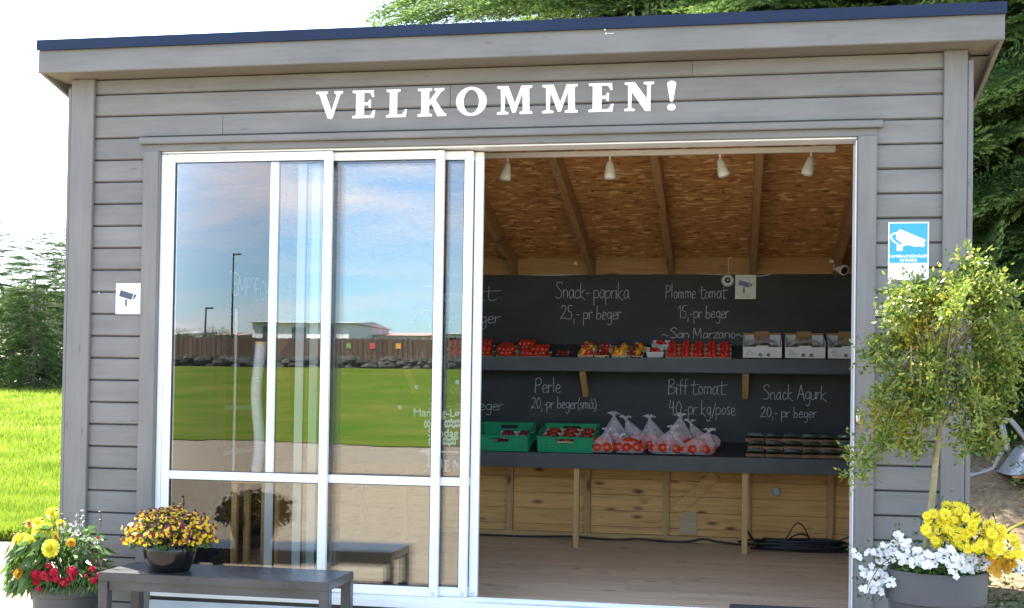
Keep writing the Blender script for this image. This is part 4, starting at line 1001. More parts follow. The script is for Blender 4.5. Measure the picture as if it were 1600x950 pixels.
tag(MB().tube(curve([(p.x, 3.110, p.z+.003) for p in pw], 30), .0035, 6).build('thin_cable', OFFW), 'thin ivory cable running along the top edge of the blackboard', 'cable')
pw = [at(px, py, 3.108) for px, py in ((1182, 432), (1194, 431), (1206, 428.5), (1222, 427.5), (1260, 427))]
tag(MB().tube(curve([(p.x, 3.108, p.z+.002) for p in pw], 30), .0035, 6).build('thin_cable', OFFW), 'short ivory cable leading right from the camera sign on the blackboard', 'cable')
# outlet and round vent on the lining under the counter
q = at(1213, 768, 3.17); t = thing('wall_socket', (q.x, 3.175, q.z), 'domed pale wall vent on the pine lining under the counter', 'vent')
T = Matrix.Translation((q.x, 3.1755, q.z)) @ Matrix.Rotation(R(90), 4, 'X')
MB().lathe([(.036, 0), (.036, .008), (.030, .016), (.012, .02)], n=22, T=T).build('cover', LGREY, t, smooth=True)
m = MB()
for k in (-1, 0, 1): m.box(q.x-.03, q.x+.03, 3.150, 3.1545, q.z+k*.018-.003, q.z+k*.018+.003)
m.build('louvre', mat('vent_shade', (.35, .35, .36), .5), t)
q = at(899, 411, 3.09); tag(MB().box(q.x-.012, q.x+.012, 3.092, 3.0995, q.z-.012, q.z+.012).build('wall_tag', OFFW, None, .002), 'tiny white tag on the header beam between two rafters', 'tag')

# cables on the floor
pts = [(at(px, py, 3.10).x, 3.10, max(.008, at(px, py, 3.10).z)) for px, py in ((690, 833), (750, 836), (820, 838), (890, 838), (905, 839), (960, 843), (1000, 842), (1040, 846), (1075, 846), (1098, 842), (1120, 846), (1150, 851), (1180, 851))]
tag(MB().tube(curve(pts, 60), .0075, 8).build('power_cable', CABLE), 'black power cable lying along the bottom plate of the back wall', 'cable')
t = thing('cable_coil', (at(1250, 852, 2.9).x, 2.9, 0), 'heap of coiled black cable with standing loops under the counter', 'cable')
L = WL[t]; rg = random.Random(3)
for k in range(9):
    a0 = rg.uniform(0, 6); rx, ry = .32+rg.uniform(-.06, .1), .09+rg.uniform(-.02, .05); z0 = .012+.008*k
    MB().tube([(L.x+.03*math.sin(k)+rx*math.cos(a0+a)+.01*rg.uniform(-1, 1), L.y+ry*math.sin(a0+a), z0+.006*math.sin(3*a+k)) for a in [i*6.4/40 for i in range(41)]], .0075, 7).build('cable_turn', CABLE, t)
def loop(px):
    return [(at(a, b, 2.9).x, 2.9+.01*i, max(.01, at(a, b, 2.9).z)) for i, (a, b) in enumerate(px)]
MB().tube(curve(loop(((1215, 852), (1228, 842), (1238, 826), (1247, 818), (1256, 824), (1264, 840), (1270, 853))), 40), .005, 7).build('cable_loop', CABLE, t)
MB().tube(curve(loop(((1222, 850), (1236, 840), (1250, 835), (1262, 838), (1272, 848), (1300, 850), (1334, 838))), 40), .006, 7).build('cable_loop', CABLE, t)
MB().tube(curve(loop(((1168, 830), (1176, 842), (1190, 855), (1215, 858))), 30), .009, 7).build('cable_loop', CABLE, t)
MB().tube(curve(loop(((1168, 831), (1180, 845), (1200, 850), (1240, 845))), 30), .007, 7).build('cable_loop', CABLE, t)
q = at(1330, 842, 2.85); t = thing('bottle', (q.x, 2.85, 0), 'red capped black canister at the right end of the cable heap', 'bottle')
MB().lathe([(.05, 0), (.055, .01), (.055, .055), (.02, .075)], (q.x+.03, 2.85, 0), 18).build('body', BLACKP, t, smooth=True)
MB().lathe([(.016, .075), (.02, .08), (.018, .115), (.010, .12)], (q.x+.005, 2.85, 0), 14).build('cap', mat('red_cap', (.55, .06, .03), .35), t, smooth=True)
# door mat just inside the sill
qa = atz(1140, 943, .014); yb_m = max(.26, qa.y); t = tag(MB().box(qa.x, qa.x+.60, .175, yb_m, .0012, .014).build('door_mat', mat('ribbed_mat', (.045, .05, .052), .9, c2=(.09, .095, .095), nscale=90, bump=.8, bscale=160), None, .003), 'dark ribbed door mat on the planks just inside the sill', 'mat')

# ------------------------------------------------------------------ behind the left glass: drinks cooler and cups
XF = .045; fr = thing('display_fridge', (-.17, 1.15, 0), 'dark glass fronted drinks cooler with white header lettering behind the left doors', 'fridge')
FB = mat('fridge_body', (.035, .037, .04), .35); y0, y1 = .80, 1.62
MB().box(-.40, XF-.05, y0, y1, .05, .10).build('fridge_base', FB, fr)
MB().box(-.40, -.38, y0, y1, .1005, 1.62).build('rear_wall', mat('fridge_inside', (.30, .32, .33), .5), fr)
for a, b in ((y0, y0+.03), (y1-.03, y1)): MB().box(-.3795, XF-.05, a, b, .1005, 1.62).build('side_wall', FB, fr)
MB().box(-.40, XF, y0, y1, 1.6205, 1.92).build('header', FB, fr, .004)
m = MB()
handwrite(m, '⅂EMQ⅂ECH', y0+.07, y1-.08, 1.69, .125, 0, .010, jit=0, fmap=lambda a, b, c: (XF+.0008-b-.0006, a, c), seed=2)
m.build('header_lettering', LETW, fr)
for k, zz in enumerate((.42, .70, .98, 1.28)):
    MB().box(-.37, XF-.07, y0+.035, y1-.035, zz, zz+.012).build('rack', mat('rack_glass', (.35, .45, .43), .3), fr)
    m = MB(); m.box(XF-.0695, XF-.066, y0+.12, y1-.2, zz-.006, zz+.024); m.build('price_strip', mat('price_strip', (.5, .55, .55), .5), fr)
dr = MB()
for a, b, c, d in ((y0, y0+.04, .10, 1.615), (y1-.04, y1, .10, 1.615), (y0+.0405, y1-.0405, .10, .15), (y0+.0405, y1-.0405, 1.57, 1.615)): dr.box(XF-.045, XF-.005, a, b, c, d)
dr.build('door_frame', FB, fr, .003)
MB().add([(XF-.02, y0+.04, .15), (XF-.02, y1-.04, .15), (XF-.02, y1-.04, 1.57), (XF-.02, y0+.04, 1.57)], [(0, 1, 2, 3)]).build('door_pane', glassmat('fridge_glass', 1.5), fr)
MB().tube([(XF+.012, y0+.16, .12), (XF+.012, y0+.16, 1.60)], .009, 8).build('door_handle', mat('pale_handle', (.55, .55, .52), .35), fr)
yst = .52; q = at(401, 745, yst)
stl = thing('stool', (q.x, yst, 0), 'small wooden stool behind the glass holding the stacked cups', 'stool')
MB().box(q.x-.11, q.x+.11, yst-.11, yst+.11, q.z-.03, q.z).build('seat', PINE, stl, .003)
for sx in (-1, 1):
    for sy in (-1, 1): MB().box(q.x+sx*.09-.016, q.x+sx*.09+.016, yst+sy*.09-.016, yst+sy*.09+.016, 0, q.z-.0305).build('leg', PINEV, stl)
zt = at(401, 531, yst).z; cs = thing('cup_stack', (q.x, yst, q.z), 'tall stack of nested white paper cups behind the left glass', 'cups')
n_ = 46; m = MB()
for k in range(n_):
    z = q.z+.001+(zt-q.z-.06)*k/(n_-1); off = .012*math.sin(k*.17)
    MB().lathe([(.022, 0), (.030, .040), (.034, .042), (.034, .047), (.029, .047)], (q.x+off, yst, z), 14).build('cup', mat('cup_paper_warm', (.75, .55, .28), .5) if k == n_-1 else CARDW, cs) if k in (0, n_-1) else m.lathe([(.022, 0), (.030, .040), (.034, .042), (.034, .047), (.029, .047)], (q.x+off, yst, z), 14)
m.build('nested_cups', CARDW, cs)
# ------------------------------------------------------------------ bench
BY0, BY1, BZ = -.655, -.275, .212
bxa = at(153, 907, BY0).x; bxb = 1.232
BENCH = mat('dark_grey_bench', (.026, .027, .031), .30, c2=(.055, .055, .058), nscale=7, stretch=(.5, 2.2, 1), bump=.1, bscale=30, spec=.5, rvar=.12)
t = thing('garden_bench', ((bxa+bxb)/2, (BY0+BY1)/2, GZ), 'dark grey low garden bench in front of the left glass doors', 'bench')
MB().box(bxa, bxb, BY0, BY1, BZ-.042, BZ).build('bench_top', BENCH, t, .003)
for x in (bxa, bxb-.05):
    for y in (BY0+.001, BY1-.051): MB().box(x+.0005, x+.0495, y, y+.05, GZ, BZ-.0425).build('leg', BENCH, t, .002)
for y in (BY0+.012, BY1-.034): MB().box(bxa+.0505, bxb-.0505, y, y+.022, BZ-.085, BZ-.0425).build('apron', BENCH, t)

# ------------------------------------------------------------------ flowers
def petals(C, N, U, n, rad, wid, cup=.15, inner=0.0, a0=None, span=2*math.pi, lift=0.0):
    """rows of flowers: centres C, facing N, n petals each; four-cornered petals, blunt at the tip"""
    k = len(C); N = unit(N); U = unit(np.cross(N, np.cross(U, N)+1e-6)); W = np.cross(N, U)
    Vs = []
    for i in range(n):
        a = (0 if a0 is None else a0)+span*i/n
        d = U*math.cos(a)+W*math.sin(a); s = -U*math.sin(a)+W*math.cos(a)
        r = rad[:, None] if hasattr(rad, '__len__') else rad
        w = wid[:, None] if hasattr(wid, '__len__') else wid
        p0 = C+d*r*inner+N*lift; m1 = C+d*r*.62+s*w/2+N*(cup*r*.6+lift); m2 = C+d*r*.62-s*w/2+N*(cup*r*.6+lift)
        t1_ = C+d*r+s*w*.28+N*(cup*r+lift); t2_ = C+d*r-s*w*.28+N*(cup*r+lift)
        Vs.append(np.stack([p0, m1, t1_, t2_, m2], 1))
    V = np.stack(Vs, 1).reshape(-1, 3); Fc = np.arange(len(V)).reshape(-1, 5); return V, Fc
def dome(n, c, rx, ry, rz, low=-.15):
    """points and normals over an upper half ellipsoid"""
    P = []; 
    while len(P) < n:
        v = rng.normal(size=3); v /= np.linalg.norm(v)
        if v[2] > low: P.append(v)
    P = np.array(P); q = P*np.array([rx, ry, rz]); return np.array(c)+q, unit(P/np.array([rx, ry, rz]))
PET_Y = leafmat('pansy_yellow', [(.62, .42, .008), (.75, .50, .01), (.70, .38, .01)], .5, .3)
PET_M = leafmat('pansy_maroon', [(.07, .006, .02), (.12, .012, .03), (.18, .03, .02)], .5, .2)
LEAFG = leafmat('leaf_green', [(.04, .09, .012), (.06, .13, .018), (.09, .16, .03)], .45, .35)
LEAFD = leafmat('leaf_dark_green', [(.02, .055, .014), (.035, .08, .02), (.055, .10, .028)], .4, .3)
GLAZE = mat('black_glaze', (.006, .006, .006), .16, spec=.38)
SOIL = mat('potting_soil', (.03, .02, .014), .95, bump=.6, bscale=80)
pc = Vector(at(264.5, 897, -.50)); pc = Vector((pc.x, -.50, BZ))
pt = thing('pansy_pot', pc, 'glossy black pot of yellow and maroon pansies standing on the bench', 'flower pot')
MB().lathe([(.085, 0), (.098, .004), (.118, .05), (.128, .10), (.122, .128), (.112, .14), (.120, .150), (.114, .152), (.104, .140)], tuple(pc), 48).build('pot', GLAZE, pt, smooth=True)
MB().lathe([(.0, .128), (.102, .130)], tuple(pc), 24).build('soil', SOIL, pt)
hc = (pc.x+.0, pc.y, pc.z+.168)
P, N = dome(1300, hc, .20, .18, .125, -.4); P = hc+(P-hc)*rng.uniform(.35, 1.0, (1300, 1)); P[:, 2] = np.maximum(P[:, 2], pc.z+.14)
D = N*.7+rng.normal(0, .5, N.shape); V, Fc = leafcloud(P, D, rng.uniform(.02, .035, 1300), rng.uniform(.008, .014, 1300), .2, .2)
P2, N2 = dome(170, hc, .195, .17, .05, -.4); N2[:, 2] -= .7; V2, F2 = leafcloud(P2-np.array([0, 0, .02]), N2, rng.uniform(.02, .035, 170), .012, .2)
fastmesh('leaves', np.concatenate([V, V2]), np.concatenate([Fc, F2+len(V)]), LEAFG, pt)
P, N = dome(470, hc, .205, .175, .135, -.18); P = hc+(P-hc)*np.where(rng.random((470, 1)) < .14, rng.uniform(1.06, 1.2, (470, 1)), rng.uniform(.84, 1.05, (470, 1))); F = N+np.array([0, -.45, .2])+rng.normal(0, .55, N.shape)
U = np.array([0, 0, -1.0])+rng.normal(0, .45, (470, 3)); r = rng.uniform(.0105, .016, 470)
Vy, Fy = petals(P, F, U, 3, r, r*1.25, .1, 0, -1.15, 3.45); Vm, Fm = petals(P-unit(F)*.0015, F, -U, 2, r*1.05, r*1.2, .05, 0, -.5, 2.0)
fastmesh('pansies', np.concatenate([Vy, Vm]), np.concatenate([Fy, Fm+len(Vy)]), [PET_Y, PET_M], pt, [1 if rng.random() < .22 else 0 for _ in range(470) for _ in range(3)]+[0 if rng.random() < .15 else 1 for _ in range(470) for _ in range(2)])

# dahlia planter at the left corner
dc = Vector((at(104, 930, -.40).x, -.40, GZ)); rimz = Z(100, 920, -.57)
POTG = mat('grey_planter', (.055, .056, .060), .55, c2=(.068, .069, .073), nscale=4, spec=.4)
dp = thing('dahlia_planter', dc, 'grey planter overflowing with yellow dahlias and small red blooms at the left corner', 'planter')
MB().lathe([(.13, 0), (.14, .01), (.165, rimz-GZ-.06), (.172, rimz-GZ-.055), (.175, rimz-GZ), (.165, rimz-GZ), (.155, rimz-GZ-.03)], tuple(dc), 40).build('pot', POTG, dp, smooth=True)
MB().lathe([(0, rimz-GZ-.03), (.156, rimz-GZ-.03)], tuple(dc), 24).build('soil', SOIL, dp)
def dpt(px, py, y): return np.array(at(px, py, y))
tz = rimz
hc = np.array([dc.x-.02, dc.y, tz+.06])
P, N = dome(620, hc, .22, .17, .22, -.3); P = hc+(P-hc)*rng.uniform(.3, 1, (620, 1)); D = N+rng.normal(0, .4, N.shape)+np.array([0, 0, .2])
V, Fc = leafcloud(P, D, rng.uniform(.06, .11, 620), rng.uniform(.018, .034, 620), .25, .4)
P2 = np.array([dpt(px, py, -.52) for px, py in zip(rng.uniform(18, 75, 130), rng.uniform(840, 915, 130))]); D2 = np.array([-.4, -.3, -1.0])+rng.normal(0, .35, (130, 3))
V2, F2 = leafcloud(P2, D2, rng.uniform(.07, .12, 130), rng.uniform(.02, .035, 130), .25)
P3 = np.array([dpt(px, py, -.57) for px, py in zip(rng.uniform(62, 150, 160), rng.uniform(893, 922, 160))]); D3 = np.array([0, -.3, -1.0])+rng.normal(0, .4, (160, 3))
V3, F3 = leafcloud(P3, D3, rng.uniform(.03, .06, 160), .008, .2)
fastmesh('leaves', np.concatenate([V, V2, V3]), np.concatenate([Fc, F2+len(V), F3+len(V)+len(V2)]), leafmat('dahlia_leaf', [(.05, .11, .02), (.085, .16, .035), (.12, .20, .05)], .4, .35), dp)
DAHL = leafmat('dahlia_yellow', [(.74, .68, .03), (.80, .76, .06), (.78, .74, .14)], .5, .35); DAHO = leafmat('dahlia_apricot', [(.70, .34, .03), (.74, .45, .05)], .5, .35)
def dahlia(c, n_, r, m):
    c = np.array(c)[None]; n_ = np.array(n_, float)[None]; U = np.array([[.3, .2, 1.0]]); A = []
    for k, (rr, cu, ii) in enumerate(((1, -.12, 0), (.97, .18, 0), (.88, .5, 0), (.7, .9, 0), (.5, 1.4, 0), (.3, 2.4, 0))):
        V, _ = petals(c, n_, U, 16-k*2, r*rr, r*.42*(rr**.5), cu, .05, k*.21); A.append(V)
    V = np.concatenate(A); o = fastmesh('dahlia', V, np.arange(len(V)).reshape(-1, 5), m, dp); return o
for px, py, y, r, m in ((80, 857, -.55, .039, DAHL), (50, 848, -.45, .036, DAHL), (33, 845, -.42, .038, DAHL), (62, 831, -.42, .034, DAHL), (82, 802, -.38, .028, DAHL), (75, 828, -.40, .03, DAHL),
                        (33, 872, -.48, .036, DAHL), (26, 888, -.50, .034, DAHL), (111, 848, -.50, .020, DAHO), (30, 896, -.55, .026, DAHO), (60, 818, -.36, .028, DAHL), (95, 820, -.34, .024, DAHL), (49, 864, -.5, .022, DAHO), (46, 818, -.35, .02, DAHO), (87, 837, -.48, .02, DAHO), (42, 857, -.4, .03, DAHL)):
    q = dpt(px, py, y); dahlia(q, np.array([-.15, -1, .45])+rng.normal(0, .25, 3), r*1.22, m)
    MB().tube(curve([tuple(q+np.array([0, .01, -.005])), tuple(q*.6+hc*.4+np.array([0, .02, -.03])), (dc.x, dc.y, tz-.02)], 8), .0028, 5).build('flower_stem', LEAFD, dp)
REDP = leafmat('red_bloom', [(.42, .006, .03), (.55, .012, .05), (.36, .004, .02)], .5, .2)
for px, py, r in ((56, 897, .024), (69, 899, .024), (84, 894, .024), (113, 893, .026), (76, 884, .014), (88, 904, .02), (100, 910, .024), (57, 909, .018), (62, 920, .017), (75, 905, .015), (113, 903, .014), (106, 905, .014), (144, 889, .015), (147, 907, .017), (155, 899, .017), (134, 900, .010), (153, 840, .008)):
    q = dpt(px, py, -.58); C = q+unit(rng.normal(size=(60, 3)))*r*.8*np.array([1, .8, .85]); V, Fc = petals(C, C-q, rng.normal(size=(60, 3)), 3, r*.5, r*.42, .3)
    fastmesh('red_bloom', V, Fc, REDP, dp)
# silvery stems, dark seed heads, dark drooping leaves
GSTEM = mat('grey_brown_stem', (.09, .065, .055), .7); SEED = mat('dark_seed_head', (.055, .045, .05), .6); SILV = leafmat('silver_leaf', [(.33, .33, .33), (.45, .45, .46), (.24, .22, .2)], .6, .2)
for pts, tips in (([(120, 905), (122, 875), (118, 838), (105, 808)], []), ([(128, 900), (127, 860), (124, 820), (125, 798)], []), ([(120, 880), (140, 855), (155, 832), (158, 805), (156, 800)], [(156, 800), (157, 813)]),
                  ([(75, 850), (62, 825), (45, 818)], [(37, 818), (45, 816)]), ([(85, 830), (80, 810), (70, 806)], [(66, 811), (88, 797)]), ([(100, 850), (98, 820), (95, 803)], [(97, 804), (102, 812), (95, 819)]), ([(45, 850), (35, 838), (30, 832)], [(33, 831), (22, 835)]), ([(120, 850), (140, 868), (155, 873), (163, 885)], [])):
    y = -.44; MB().tube(curve([tuple(dpt(a, b, y)) for a, b in pts], 10), .0022, 5).build('twig', GSTEM, dp)
    for a, b in tips: MB().ball(tuple(dpt(a, b, y)), .007, 8, sq=(1.3, 1, .8)).build('seed_head', SEED, dp, smooth=True)
P = np.array([dpt(px+rng.normal(0, 5), py+rng.normal(0, 5), -.45+rng.normal(0, .03)) for px, py in [(125, 805), (122, 812), (124, 822), (123, 830), (133, 832), (112, 826), (104, 820), (96, 833), (140, 850), (147, 854), (138, 845), (106, 832), (128, 838), (146, 848)]*4])
V, Fc = leafcloud(P, rng.normal(size=P.shape)+np.array([0, -.3, .3]), rng.uniform(.012, .028, len(P)), rng.uniform(.010, .018, len(P)), .2)
P2 = np.array([dpt(px, py, -.46) for px, py in zip(rng.uniform(125, 165, 26), rng.uniform(848, 890, 26))])
fastmesh('silver_leaves', V, Fc, SILV, dp)
V, Fc = leafcloud(P2, np.array([.3, -.2, -.8])+rng.normal(0, .4, (26, 3)), rng.uniform(.03, .055, 26), .018, .2); fastmesh('dark_leaves', V, Fc, leafmat('bronze_leaf', [(.045, .03, .025), (.08, .055, .035), (.06, .06, .03)], .5, .2), dp)

# ------------------------------------------------------------------ potted tree on the right
ty = -.85; tc = Vector((X(1462, ty, 900), ty, GZ)); rz_ = Z(1462, 888, ty)-GZ; rr = (X(1543, ty, 890)-X(1381, ty, 890))/2
tp = thing('potted_tree', tc, 'grey planter with a small weeping tree, yellow daisies and trailing white flowers', 'planter')
MB().lathe([(rr*.62, 0), (rr*.66, .012), (rr*.92, rz_-.135), (rr*.93, rz_-.131), (rr*.965, rz_-.128), (rr*1.0, rz_-.005), (rr*.99, rz_), (rr*.93, rz_), (rr*.9, rz_-.03)], tuple(tc), 56).build('pot', POTG, tp, smooth=True)
MB().lathe([(0, rz_-.02), (rr*.9, rz_-.02)], tuple(tc), 24).build('soil', SOIL, tp)
BARK = mat('pale_green_bark', (.22, .19, .09), .7, c2=(.30, .26, .14), nscale=16, stretch=(1, 1, 3), bump=.4, bscale=60)
BARKY = mat('yellow_bark', (.42, .30, .05), .6, c2=(.34, .22, .05), nscale=14)
tk = [tuple(at(a, b, ty+.03)) for a, b in ((1446, 880), (1449, 840), (1456, 780), (1462, 720), (1467, 680), (1472, 620), (1478, 570), (1482, 530))]
MB().tube(curve(tk, 28), list(np.linspace(.0165, .0085, len(curve(tk, 28)))), 10).build('trunk', BARK, tp, smooth=True)
forks = [np.array(at(a, b, ty+.03)) for a, b in ((1468, 670), (1472, 620), (1476, 585), (1480, 550), (1482, 530))]
tips = [(1398, 478), (1436, 452), (1478, 432), (1526, 412), (1570, 455), (1594, 505), (1588, 592), (1565, 620), (1545, 690), (1498, 688), (1440, 705), (1402, 692), (1346, 738), (1362, 640), (1372, 562), (1418, 505), (1476, 490), (1536, 505), (1506, 600), (1428, 625), (1455, 560), (1400, 600), (1555, 560), (1465, 640), (1380, 700), (1530, 640), (1500, 455), (1410, 560), (1580, 550), (1450, 475)]
twg = MB(); twy = MB(); LP = []; LD = []
for i, (px, py) in enumerate(tips*2+tips[::2]):
    px += rng.normal(0, 9); py += rng.normal(0, 9)
    tip = np.array(at(px, py, ty+float(np.clip(rng.normal(0, .13), -.26, .26)))); fk = forks[rng.integers(0, 5)]
    mid = fk*.45+tip*.55+np.array([0, rng.normal(0, .04), .10+.05*rng.random()])
    pts = curve([tuple(fk), tuple(mid), tuple(tip)], 18); (twy if i % 9 == 0 else twg).tube(pts, list(np.linspace(.0036, .001, len(pts))), 5)
    A = np.array([tuple(p) for p in pts]); n0 = int(len(A)*.58)
    for k in range(n0, len(A)):
        f_ = (k-n0)/(len(A)-n0)
        for s in range(4+int(3*f_)):                     # little side sprays with paired leaflets
            d = unit(rng.normal(size=3)+np.array([0, 0, -.25])); ln_ = rng.uniform(.04, .10)*(1.2-.35*f_)
            b0 = A[k]
            for q in range(5):
                LP.append(b0+d*ln_*(q+1)/5); LD.append(d*.6+rng.normal(0, .65, 3))
LP = np.array(LP); LD = np.array(LD); nl = len(LP)
twg.build('branches', BARK, tp); twy.build('yellow_branches', BARKY, tp)
V, Fc = leafcloud(LP, LD, rng.uniform(.017, .031, nl), rng.uniform(.009, .015, nl), .2)
LEAFT = leafmat('leaflet', [(.06, .11, .015), (.12, .18, .026), (.17, .235, .034), (.23, .28, .045), (.32, .34, .07)], .4, .4)
LEAFY = leafmat('yellow_leaflet', [(.36, .32, .03), (.40, .34, .03), (.28, .29, .04)], .45, .4)
ycs = np.array([at(a, b, ty-.08) for a, b in ((1478, 490), (1432, 520), (1450, 515), (1410, 660), (1418, 672), (1362, 655))]); dmin = np.min(np.linalg.norm(LP[:, None]-ycs[None], axis=2), axis=1)
mi = ((dmin < .085) & (rng.random(nl) < .75)) | (rng.random(nl) < .02)
fastmesh('crown', V, Fc, [LEAFT, LEAFY], tp, mi.astype(int))
for pts in (((1432, 540), (1437, 570), (1438, 600), (1434, 625)), ((1528, 565), (1530, 590), (1526, 615), (1522, 645)), ((1424, 540), (1424, 575), (1426, 600))):
    MB().tube(curve([tuple(at(a, b, ty-.16)) for a, b in pts], 10), [.004]*len(curve([(0, 0, 0)]*2+[(0, 0, 1)]*(len(pts)-2), 10)), 6).build('yellow_twig', BARKY, tp) if False else MB().tube(curve([tuple(at(a, b, ty-.10)) for a, b in pts], 10), .0036, 6).build('yellow_twig', BARKY, tp)
# yellow daisies
zr = GZ+rz_
c_ = np.array(at(1520, 850, ty-.02)); nd = 125
Pd = []
while len(Pd) < nd:
    px, py = rng.uniform(1445, 1592), rng.uniform(786, 892)
    up_ = 790+max(0, (px-1500))*.55+max(0, 1475-px)*.5; lo_ = 845+(px-1445)*.22
    if up_ < py < lo_:
        if px < 1490 and py > 850: continue
        y = ty-.02-.22*math.sqrt(max(0, (py-780)/110))+rng.normal(0, .02); Pd.append(np.array(at(px, py, y)))
Pd = np.array(Pd); Fd = np.array([.05, -1, .55])+rng.normal(0, .28, (nd, 3)); r = rng.uniform(.015, .026, nd)
DAISY = leafmat('daisy_yellow', [(.78, .62, .012), (.84, .70, .02), (.80, .66, .015)], .5, .3)
Vd, Fdd = petals(Pd, Fd, rng.normal(size=(nd, 3)), 11, r, r*.46, .08, .15); Vo, Fo = petals(Pd+unit(Fd)*.003, Fd, rng.normal(size=(nd, 3)), 6, r*.28, r*.3, .3)
fastmesh('daisies', np.concatenate([Vd, Vo]), np.concatenate([Fdd, Fo+len(Vd)]), [DAISY, mat('daisy_eye', (.62, .40, .01), .7)], tp, [0]*len(Fdd)+[1]*len(Fo))
nw = 26
Pw = np.array([np.array(at(px, py, ty-.2)) for px, py in zip(rng.uniform(1545, 1585, nw), rng.uniform(868, 898, nw))]); V, Fc = petals(Pw, np.array([0, -1, .2])+rng.normal(0, .5, (nw, 3)), rng.normal(size=(nw, 3)), 9, .019, .009, .3)
fastmesh('faded_daisies', V, Fc, leafmat('faded_orange', [(.55, .28, .02), (.60, .36, .03)], .6, .3), tp)
Pl = Pd[rng.integers(0, nd, 700)]+np.array([0, .035, -.02])+rng.normal(0, .03, (700, 3)); V, Fc = leafcloud(Pl, rng.normal(size=(700, 3))+np.array([0, -.4, .5]), rng.uniform(.02, .045, 700), rng.uniform(.004, .009, 700), .2)
fastmesh('daisy_leaves', V, Fc, LEAFD, tp)
# white flowers round the rim, trailing on the left
Pw = []
def wcl(px, py, n_, s): 
    for _ in range(n_):
        qx, qy = px+rng.normal(0, s), py+rng.normal(0, s*.75); dx = min(.98, abs(X(qx, ty, qy)-tc.x)/rr); b = np.array(at(qx, qy, ty-rr*math.sqrt(1-dx*dx)*1.06-rng.uniform(0, .03))); Pw.append(b)
for px, py, n_, s in ((1372, 862, 14, 9), (1386, 868, 16, 9), (1345, 866, 6, 5), (1392, 855, 10, 7), (1405, 838, 9, 5), (1418, 850, 8, 6), (1412, 870, 10, 7), (1440, 870, 14, 7), (1436, 862, 8, 6), (1478, 865, 14, 8), (1495, 872, 18, 9), (1490, 885, 12, 7), (1512, 872, 12, 8), (1508, 886, 9, 7), (1540, 868, 14, 8), (1530, 884, 12, 7), (1462, 872, 12, 8), (1450, 880, 8, 6), (1425, 876, 10, 7), (1520, 878, 12, 8), (1550, 876, 10, 7), (1556, 884, 12, 9), (1575, 888, 9, 7), (1590, 890, 5, 5), (1362, 895, 14, 8), (1376, 905, 16, 9), (1368, 915, 8, 7), (1385, 902, 8, 6), (1354, 921, 6, 4), (1372, 920, 6, 5)): wcl(px, py, n_, s)
Pw = np.array(Pw); nw = len(Pw); V, Fc = petals(Pw, np.array([0, -1, .35])+rng.normal(0, .4, (nw, 3)), rng.normal(size=(nw, 3)), 5, rng.uniform(.011, .015, nw), rng.uniform(.011, .014, nw), .12)
fastmesh('white_flowers', V, Fc, leafmat('white_petal', [(.78, .78, .80), (.84, .84, .84), (.72, .72, .76)], .5, .25), tp)
a_ = rng.uniform(0, 6.283, 1200); r_ = rr*np.sqrt(rng.uniform(0, .9, 1200)); Ps = np.stack([tc.x+r_*np.cos(a_), ty+r_*np.sin(a_), np.full(1200, GZ+rz_)+rng.uniform(-.02, .035, 1200)], 1)
Pl = np.concatenate([Pw[rng.integers(0, nw, 900)]+np.array([0, .025, -.005])+rng.normal(0, .016, (900, 3)), Ps]); V, Fc = leafcloud(Pl, rng.normal(size=(2100, 3))+np.array([0, -.3, .3]), rng.uniform(.014, .03, 2100), rng.uniform(.007, .013, 2100), .2)
fastmesh('trailing_leaves', V, Fc, LEAFG, tp)
MB().tube(curve([tuple(at(a, b, ty-rr*.8)) for a, b in ((1392, 872), (1375, 885), (1362, 905), (1354, 922))], 10), .002, 5).build('trailing_stem', LEAFD, tp)
# oval steel latch at the right casing edge, half behind the leaves
q = at(1341, 652, -.03); tag(MB().lathe([(.012, 0), (.022, .006), (.026, .02), (.018, .032), (.006, .034)], (0, 0, 0), 18, sx=.55, T=Matrix.Translation((q.x-.004, -.0225, q.z)) @ Matrix.Rotation(R(90), 4, 'X') @ Matrix.Scale(1.5, 4, (0, 1, 0))).build('door_latch', STEEL, None, smooth=True), 'oval metal door latch on the edge of the right door casing', 'latch')
# ------------------------------------------------------------------ spruces
NEED = leafmat('spruce_needles', [(.035, .08, .02), (.06, .115, .03), (.09, .15, .038), (.13, .20, .055)], .5, .5, .3)
NEEDL = leafmat('spruce_new_growth', [(.15, .24, .06), (.20, .30, .08), (.26, .34, .10)], .5, .4, .3)
TRUNK = mat('spruce_bark', (.10, .07, .05), .85, c2=(.06, .045, .035), nscale=14, bump=.6, bscale=30)
def frond(L, rs):
    """one drooping spray: axis along +x, side twigs, needles all round them. returns needle triangles and tip flags"""
    A = []; B = []
    segs = [(np.array([0, 0, 0.]), np.array([L, 0, -.18*L]))]
    n = int(L/.055)
    for i in range(1, n):
        u = i/n; b = np.array([L*u, 0, -.18*L*u*u]); l = (.42*L)*(1-u)**.8*rs.uniform(.7, 1.1)+.05
        for s in (-1, 1):
            d = np.array([.62, s*.75, -.22+rs.normal(0, .08)]); segs.append((b, b+d/np.linalg.norm(d)*l))
    T0 = []; fl = []
    for a, b in segs:
        l = np.linalg.norm(b-a); k = max(3, int(l/.0125)); u = rs.uniform(0.05, 1, k)
        P = a+(b-a)*u[:, None]; d = (b-a)/l; r = rs.normal(size=(k, 3)); r -= (r@d)[:, None]*d; r /= np.linalg.norm(r, axis=1, keepdims=True); r[:, 2] = np.abs(r[:, 2])*.8+.1
        nl_ = rs.uniform(.032, .050, k)[:, None]; tip = P+(d*.75+r*.8)*nl_; s = np.cross(d, r)*.0070
        T0.append(np.stack([P-s, P+s, tip], 1)); fl.append((u > .7) & (rs.random(k) < .8))
    return np.concatenate(T0), np.concatenate(fl)
